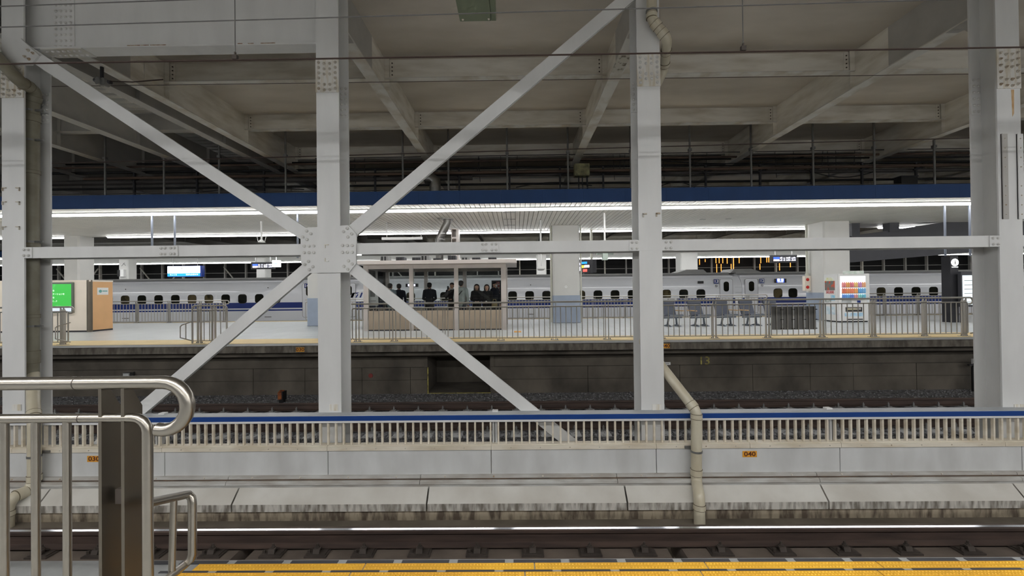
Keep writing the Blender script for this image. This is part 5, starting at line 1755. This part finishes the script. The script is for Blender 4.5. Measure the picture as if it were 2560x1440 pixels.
for k_, s_ in enumerate(('さんな', 'コミュニケーションを', 'さんな', 'カタチに…!!')):
    v = P(140, 727 + 8.6 * k_, KY)
    merge(mb, text_mb(s_, .078, (v.x + (.02 if k_ == 1 else -.1), KY - .067, v.z), bold=.001))
part('screen_text', mb, mat('screen_print', (225, 245, 228), .4, var=0, emit=.5), t)

# ================================================================== VENDING MACHINE
VY = 16.7
va = PX(2097, VY, 805); vb = PX(2175, VY, 805); vz = ZY(2130, 684, VY)
t = thing('vending_machine', 'white drinks vending machine with a lit display and advert side', 'vending machine', ((va + vb) / 2, VY + .38, 0))
part('cabinet', MB().box(va, vb, VY + .03, VY + .78, .05, vz), WHITEP, t)
part('door', MB().box(va + .01, vb, VY, VY + .03, .07, vz - .01), WHITEP, t)
part('feet', MB().box(va + .05, vb - .05, VY + .05, VY + .7, 0, .05), BLACK, t)
da, db = P(2101, 744, VY), P(2163, 690, VY)
disp = part('display_window', MB().box(da.x, db.x, VY - .004, VY, da.z, db.z), mat('display_lit', (246, 250, 255), .3, var=0, emit=.8), t)
cols = [[(236, 120, 120), (232, 150, 60), (220, 90, 110), (240, 190, 90), (190, 120, 190), (240, 160, 100)], [(226, 92, 50), (232, 120, 50), (236, 110, 60), (240, 150, 60), (60, 150, 220), (90, 170, 225)], [(40, 110, 210), (60, 150, 225), (50, 90, 200), (200, 120, 120), (90, 190, 190), (60, 170, 200)]]
for r_ in range(3):
    zz = db.z - .2 - (r_ + 1) * (db.z - da.z - .1) / 3.15
    part('shelf', MB().box(da.x + .04, db.x - .02, VY - .035, VY - .004, zz - .02, zz), GALV, t)
    for c_ in range(12):
        cc = tuple(int(v_ * .72 + 70) for v_ in cols[r_][c_ * 6 // 12])
        m_ = mat('can_%d_%d_%d' % cc, cc, .35, var=0)
        key = 'canmesh_%d_%d_%d' % cc
        if key not in MATS:
            MATS[key] = MB().tube([(0, 0, 0), (0, 0, .16), (0, 0, .185), (0, 0, .21)], [.037, .037, .018, .018], 8).mesh('drink_bottle', m_, smooth=True)
        inst('drink_bottle', MATS[key], (da.x + .07 + c_ * (db.x - da.x - .13) / 11, VY - .04, zz), t)
part('top_sign', MB().box(P(2108, 690, VY).x, P(2159, 690, VY).x, VY - .02, VY + .02, vz - .02, vz + .11), mat('top_sign', (186, 206, 190), .5, rgb2=(228, 232, 228), scale=6), t)
part('coin_panel', MB().box(db.x + .06, vb - .04, VY - .008, VY, .80, 1.1), mat('panel_pale', (220, 228, 232), .4, var=0), t)
part('coin_slot', MB().box(db.x + .08, vb - .05, VY - .014, VY - .008, .9, .98), BLACK, t)
part('pick_up_flap', MB().box(P(2114, 775, VY).x, P(2155, 775, VY).x, VY - .012, VY, ZY(2130, 779, VY), ZY(2130, 768, VY)), BLACK, t)
part('flap_poster', MB().box(P(2116, 775, VY).x, P(2152, 775, VY).x, VY - .016, VY - .012, ZY(2130, 775, VY), ZY(2130, 769.5, VY)), mat('flap_print', (150, 150, 160), .5, rgb2=(196, 186, 140), scale=5), t)
part('card_reader', MB().box(P(2143, 754, VY).x, P(2151, 754, VY).x, VY - .012, VY, ZY(2147, 757, VY), ZY(2147, 751, VY)), TRBLUE, t)
part('blue_print', MB().box(P(2112, 788, VY).x, P(2160, 788, VY).x, VY - .005, VY, ZY(2130, 791, VY), ZY(2130, 782, VY)), mat('sky_print', (150, 200, 230), .5, rgb2=(226, 240, 246), scale=5), t)
part('grey_print', MB().box(P(2104, 755, VY).x, P(2129, 755, VY).x, VY - .005, VY, ZY(2115, 758, VY), ZY(2115, 750, VY)), mat('grey_print', (160, 166, 166), .5, rgb2=(216, 218, 218), scale=8), t)
part('kick_slot', MB().box(P(2118, 798, VY).x, P(2157, 798, VY).x, VY - .004, VY, .10, .14), BLACK, t)
# advert on the side
sx_ = va - .004


def side_rect(name_, u0, u1, z0, z1, m_):
    part(name_, MB().box(sx_, va, VY + .78 - u1 * .75, VY + .78 - u0 * .75, z0, z1), m_, t)


side_rect('side_advert', .08, .80, 1.28, 1.66, mat('advert_print', (120, 118, 112), .5, rgb2=(206, 90, 60), scale=5, lo=.42, hi=.5))
side_rect('side_advert', .1, .74, 1.66, 1.80, mat('advert_yellow', (214, 210, 120), .5, rgb2=(236, 240, 236), scale=9))
side_rect('side_advert', .5, .8, .86, 1.08, mat('advert_cyan', (120, 190, 220), .5, rgb2=(200, 224, 236), scale=6))
side_rect('side_advert', .08, .52, .78, .93, mat('advert_grey', (110, 116, 110), .5, rgb2=(220, 226, 222), scale=8))
side_rect('side_advert', .1, .8, .30, .62, mat('advert_pale', (190, 214, 224), .5, rgb2=(232, 240, 244), scale=7))
nb = text_mb('50,000', .16, (0, 0, 0), bold=.003)
mb = MB().add([(sx_ - .002 + y_, VY + .44 - x_, 1.20 + z_) for (x_, y_, z_) in nb.v], nb.f)
part('price_lettering', mb, REDB, t)

# ================================================================== SEATS
CHY = 15.7


def seat(px, label, rz, flip):
    v = PZ(px, 812, 0)
    xx = PX(px, CHY, 800)
    t = thing('waiting_chair', label, 'chair', (xx, CHY, 0), 'chairs behind the long railing')
    def pt(name_, m_, mt, smooth=False):
        me = m_.mesh(name_, mt, smooth=smooth)
        o = bpy.data.objects.new(name_, me); COL.objects.link(o); o.parent = t
        return o
    pt('seat', MB().prism_x([(-.25, .40), (.24, .36), (.26, .40), (-.22, .455), (-.26, .44)], -.29, .29), SEATB)
    pt('seat_edge', MB().box(-.29, .29, -.275, -.25, .40, .44), SEATM)
    pt('backrest', MB().prism_x([(.17, .43), (.22, .42), (.345, .80), (.36, .95), (.32, .95), (.30, .80)], -.28, .28), SEATB)
    pt('head_pad', MB().prism_x([(.285, .83), (.37, .83), (.38, .98), (.315, .985)], -.28, .28), SEATB)
    pt('beam', MB().box(-.40, .40, -.03, .03, .30, .36), SEATM)
    for sg in (-1, 1):
        pt('leg', MB().tube([(sg * .16, 0, .31), (sg * .2, .02, .06)], .035, 8), SEATM, True)
        pt('foot', MB().prism_x([(-.24, 0), (.24, 0), (.22, .03), (.04, .075), (-.04, .075), (-.22, .03)], sg * .2 - .03, sg * .2 + .03), SEATM)
    pt('armrest_post', MB().tube([(flip * .32, .05, .34), (flip * .33, .06, .57)], .02, 8), SEATM, True)
    pt('armrest', MB().box(flip * .33 - .05, flip * .33 + .05, -.22, .26, .57, .60), WOOD)
    t.rotation_euler = (0, 0, rz)
    return t


seat(1681, 'dark waiting chair with wooden armrest beside the column', math.radians(14), 1)
seat(1750, 'dark waiting chair second along from the column', math.radians(14), -1)
seat(1816, 'dark waiting chair third along from the column', math.radians(12), 1)
seat(1880, 'dark waiting chair fourth along, next to the smoked panels', math.radians(12), -1)
seat(1941, 'dark waiting chair mostly hidden behind the smoked panels', math.radians(12), 1)

# ================================================================== TOTEM, TIMETABLE, STAIR UNDERSIDE
IY = 16.2
ia, ib = PX(2378, IY, 800), PX(2398, IY, 800)
iz = ZY(2388, 640, IY)
t = thing('information_totem', 'slim black totem with a lit white letter i', 'totem', ((ia + ib) / 2, IY + .15, 0))
part('body', MB().box(ia, ib, IY, IY + .34, 0, iz), DARKMETAL, t)
v = P(2387, 656, IY)
p_ = part('lit_disc', MB().tube([(v.x, IY - .008, v.z), (v.x, IY, v.z)], .14, 24), SIGNW, t)
part('letter', text_mb('i', .26, (v.x, IY - .012, v.z + .005), bold=.006), INK, p_)
part('lit_bar', MB().box(v.x - .12, v.x + .12, IY - .006, IY, v.z - .19, v.z - .17), SIGNW, t)
a, b = P(2407, 762, 16.0), P(2446, 688, 16.0)
t = thing('timetable_board', 'pale lit timetable board beside the black totem', 'board', ((a.x + b.x) / 2, 16.05, 0))
part('frame', MB().box(a.x - .05, b.x + .3, 16.0, 16.12, a.z - .08, b.z + .14), DKGREY, t)
part('sheet', MB().box(a.x, b.x + .25, 15.992, 16.0, a.z, b.z), mat('sheet_lit', (222, 234, 240), .5, var=.02, emit=.5), t)
for k_ in range(6):
    zz = a.z + .1 + k_ * (b.z - a.z - .15) / 6
    part('text_row', MB().box(a.x + .06, b.x + .2, 15.988, 15.992, zz, zz + .02), GALV, t)
for xx in (a.x, b.x + .2):
    part('leg', MB().box(xx - .02, xx + .03, 16.03, 16.1, 0, a.z - .08), DKGREY, t)
SY = 18.4
q = [P(x_, y_, SY) for x_, y_ in ((2100, 596), (2128, 590), (2600, 520), (2600, 618), (2439, 630), (2128, 656), (2100, 659))]
t = thing('stair_enclosure', 'sloping dark grey stair enclosure rising through the canopy', 'stair', (q[0].x, SY, q[-1].z))
part('side_wall', MB().prism_y([(v.x, v.z) for v in q][::-1], SY, SY + .25), DKGREY, t)
part('soffit', MB().prism_y([(q[-1].x, q[-1].z + .04), (q[4].x, q[4].z + .04), (q[3].x, q[3].z + .04), (q[3].x, q[3].z + .1), (q[4].x, q[4].z + .1), (q[-1].x, q[-1].z + .1)][::-1], SY + .25, SY + 1.9), DKGREY, t)
for (px, w_, yt_) in ((2147, 20, 585), (2244, 24, 560), (2333, 28, 535)):
    a, b = PX(px - w_ / 2, SY - .2, yt_), PX(px + w_ / 2, SY - .2, yt_)
    part('stair_post', MB().box(a, b, SY - .05, SY + .3, ZY(px, yt_ + 20, SY), SZ), DKGREY, t)

# ================================================================== SIGNS ON THE LAST PLATFORM
NY = 31.0
a, b = P(419, 691, NY), P(500, 665, NY)
t = thing('station_sign', 'lit white and blue station name sign hanging behind the train', 'sign', ((a.x + b.x) / 2, NY, a.z))
part('cabinet', MB().box(a.x - .02, b.x + .12, NY, NY + .3, a.z - .05, b.z + .03), TRBLUE, t)
zz = a.z + (b.z - a.z) * .30
part('white_face', MB().box(a.x, b.x, NY - .006, NY, zz, b.z), SIGNW, t)
part('blue_band', MB().box(a.x, b.x, NY - .006, NY, a.z, zz), SIGNB, t)
part('name_text', text_mb('博 多', .26, ((a.x + b.x) / 2, NY - .012, b.z - .22), bold=.003), INK, t)
part('kana_text', text_mb('は か た     Hakata', .10, ((a.x + b.x) / 2 + .05, NY - .012, zz + .1)), INK, t)
part('band_text', text_mb('◀ こくら', .13, (a.x + .45, NY - .012, (a.z + zz) / 2)), LEDWH, t)
part('band_text', text_mb('はかたみなみ ▶', .13, (b.x - .6, NY - .012, (a.z + zz) / 2)), LEDWH, t)
for xx in (a.x + .3, b.x - .3):
    part('stem', MB().tube([(xx, NY + .15, b.z + .03), (xx, NY + .15, SZ)], .02, 6), GALV, t)


def board(px0, px1, py0, py1, label, Y=30.8):
    a, b = P(px0, py1, Y), P(px1, py0, Y)
    t = thing('departure_board', label, 'display board', ((a.x + b.x) / 2, Y, a.z), 'departure boards')
    part('casing', MB().box(a.x, b.x, Y, Y + .25, a.z, b.z), BLACK, t)
    h_ = b.z - a.z; w_ = b.x - a.x
    for r_, m1 in ((.50, LEDBL), (.22, LEDPK)):
        z0 = a.z + h_ * r_
        part('service_block', MB().box(a.x + w_ * .08, a.x + w_ * .30, Y - .006, Y, z0, z0 + h_ * .22), m1, t)
        mb = MB()
        xx = a.x + w_ * .33
        for g in (3, 0, 2, 0, 5, 0, 5):
            if g == 0:
                xx += w_ * .035; continue
            for k_ in range(g):
                hh = h_ * random.choice((.12, .16, .16, .2))
                mb.box(xx, xx + w_ * .017, Y - .006, Y, z0 + h_ * .02, z0 + h_ * .02 + hh)
                mb.box(xx, xx + w_ * .027, Y - .006, Y, z0 + h_ * .08, z0 + h_ * .11)
                xx += w_ * .034
        part('led_text', mb, LEDWH, t, kind='stuff')
    part('stem', MB().box(a.x + w_ * .15, a.x + w_ * .2, Y + .1, Y + .15, b.z, SZ).box(b.x - w_ * .2, b.x - w_ * .15, Y + .1, Y + .15, b.z, SZ), GALV, t)


board(627, 684, 655, 673, 'black departure board with blue and white rows under the pillar near the cross plate')
board(1929, 1993, 637, 657, 'black departure board with blue and white rows above train car 12')
v = P(689, 659, 30.5)
t = thing('clock_box', 'small white square box sign beside the departure board', 'sign', (v.x, 30.5, v.z - .25))
part('box_body', MB().box(v.x - .26, v.x + .26, 30.5, 30.75, v.z - .25, v.z + .25), mat('box_lit', (230, 240, 238), .5, var=0, emit=.9), t)
part('box_mark', MB().box(v.x - .1, v.x + .1, 30.494, 30.5, v.z - .03, v.z + .03), mat('mint', (150, 205, 190), .5, var=0), t)
part('stem', MB().tube([(v.x, 30.6, v.z + .25), (v.x, 30.6, SZ)], .03, 6), WHITEP, t)
# tilted colourful monitor seen edge-on by the round-number pillar
a = P(1453, 683, 19.5); b = P(1478, 650, 19.5)
t = thing('hanging_monitor', 'dark hanging monitor with colourful blocks beside the pillar', 'monitor', ((a.x + b.x) / 2, 19.5, a.z))
q0, q1 = Vector((a.x - .1, 19.8, 0)), Vector((b.x, 19.3, 0))
dirv = (q1 - q0)
cz = (a.z + b.z) / 2; hz_ = (b.z - a.z) / 2
nrm = Vector((dirv.y, -dirv.x, 0)).normalized()
cxy = (q0 + q1) / 2
part('casing', MB().obox((cxy.x, cxy.y, cz) + nrm * -.0 if False else Vector((cxy.x, cxy.y, cz)), dirv / 2, nrm * .12, Vector((0, 0, hz_))), DARKMETAL, t)
part('side_fin', MB().box(q1.x, q1.x + .22, 19.35, 19.5, a.z + .02, b.z - .01), DARKMETAL, t)
colr = [(LEDWH, .05, .3, .62, .8), (SIGNB, .35, .75, .7, .86), (LEDWH, .1, .3, .2, .5), (mat('blk_yellow', (240, 210, 60), .5, var=0, emit=1), .38, .52, .4, .6), (mat('blk_red', (230, 80, 70), .5, var=0, emit=1), .45, .75, .1, .3), (LEDPK, .55, .9, .42, .6)]
sgn_ = -1 if nrm.y > 0 else 1
fn = nrm * sgn_
for (m_, u0, u1, w0_, w1_) in colr:
    c_ = q0 + dirv * ((u0 + u1) / 2)
    part('screen_block', MB().obox(Vector((c_.x, c_.y, a.z + (w0_ + w1_) * hz_)) + fn * .122, dirv * ((u1 - u0) / 2), fn * .003, Vector((0, 0, (w1_ - w0_) * hz_))), m_, t)
part('stem', MB().box(b.x - .05, b.x + .05, 19.35, 19.45, b.z, SZ), PIPEW, t)
# orange lamps far behind
for (px, y0, y1) in ((1749, 648, 662), (1763, 648, 655), (1790, 643, 658), (1798, 643, 658), (1807, 643, 658), (1818, 643, 659), (1834, 643, 664), (1848, 643, 658), (1792, 660, 684), (1803, 660, 678), (1828, 660, 678), (1834, 660, 678), (1902, 642, 658), (1917, 642, 656), (1922, 642, 656), (1900, 660, 674), (1949, 658, 676), (1976, 656, 668)):
    v0, v1 = P(px, y1, 43), P(px, y0, 43)
    t = thing('pendant_lamp', 'slim orange vertical lamp glowing behind the last platform', 'lamp', (v0.x, 43, v0.z), 'orange vertical lamps')
    part('tube', MB().box(v0.x - .024, v0.x + .024, 42.97, 43.03, v0.z, v1.z), ORANGEL, t)
    part('cord', MB().tube([(v0.x, 43, v1.z), (v0.x, 43, 6.7)], .012, 5), BLACK, t)
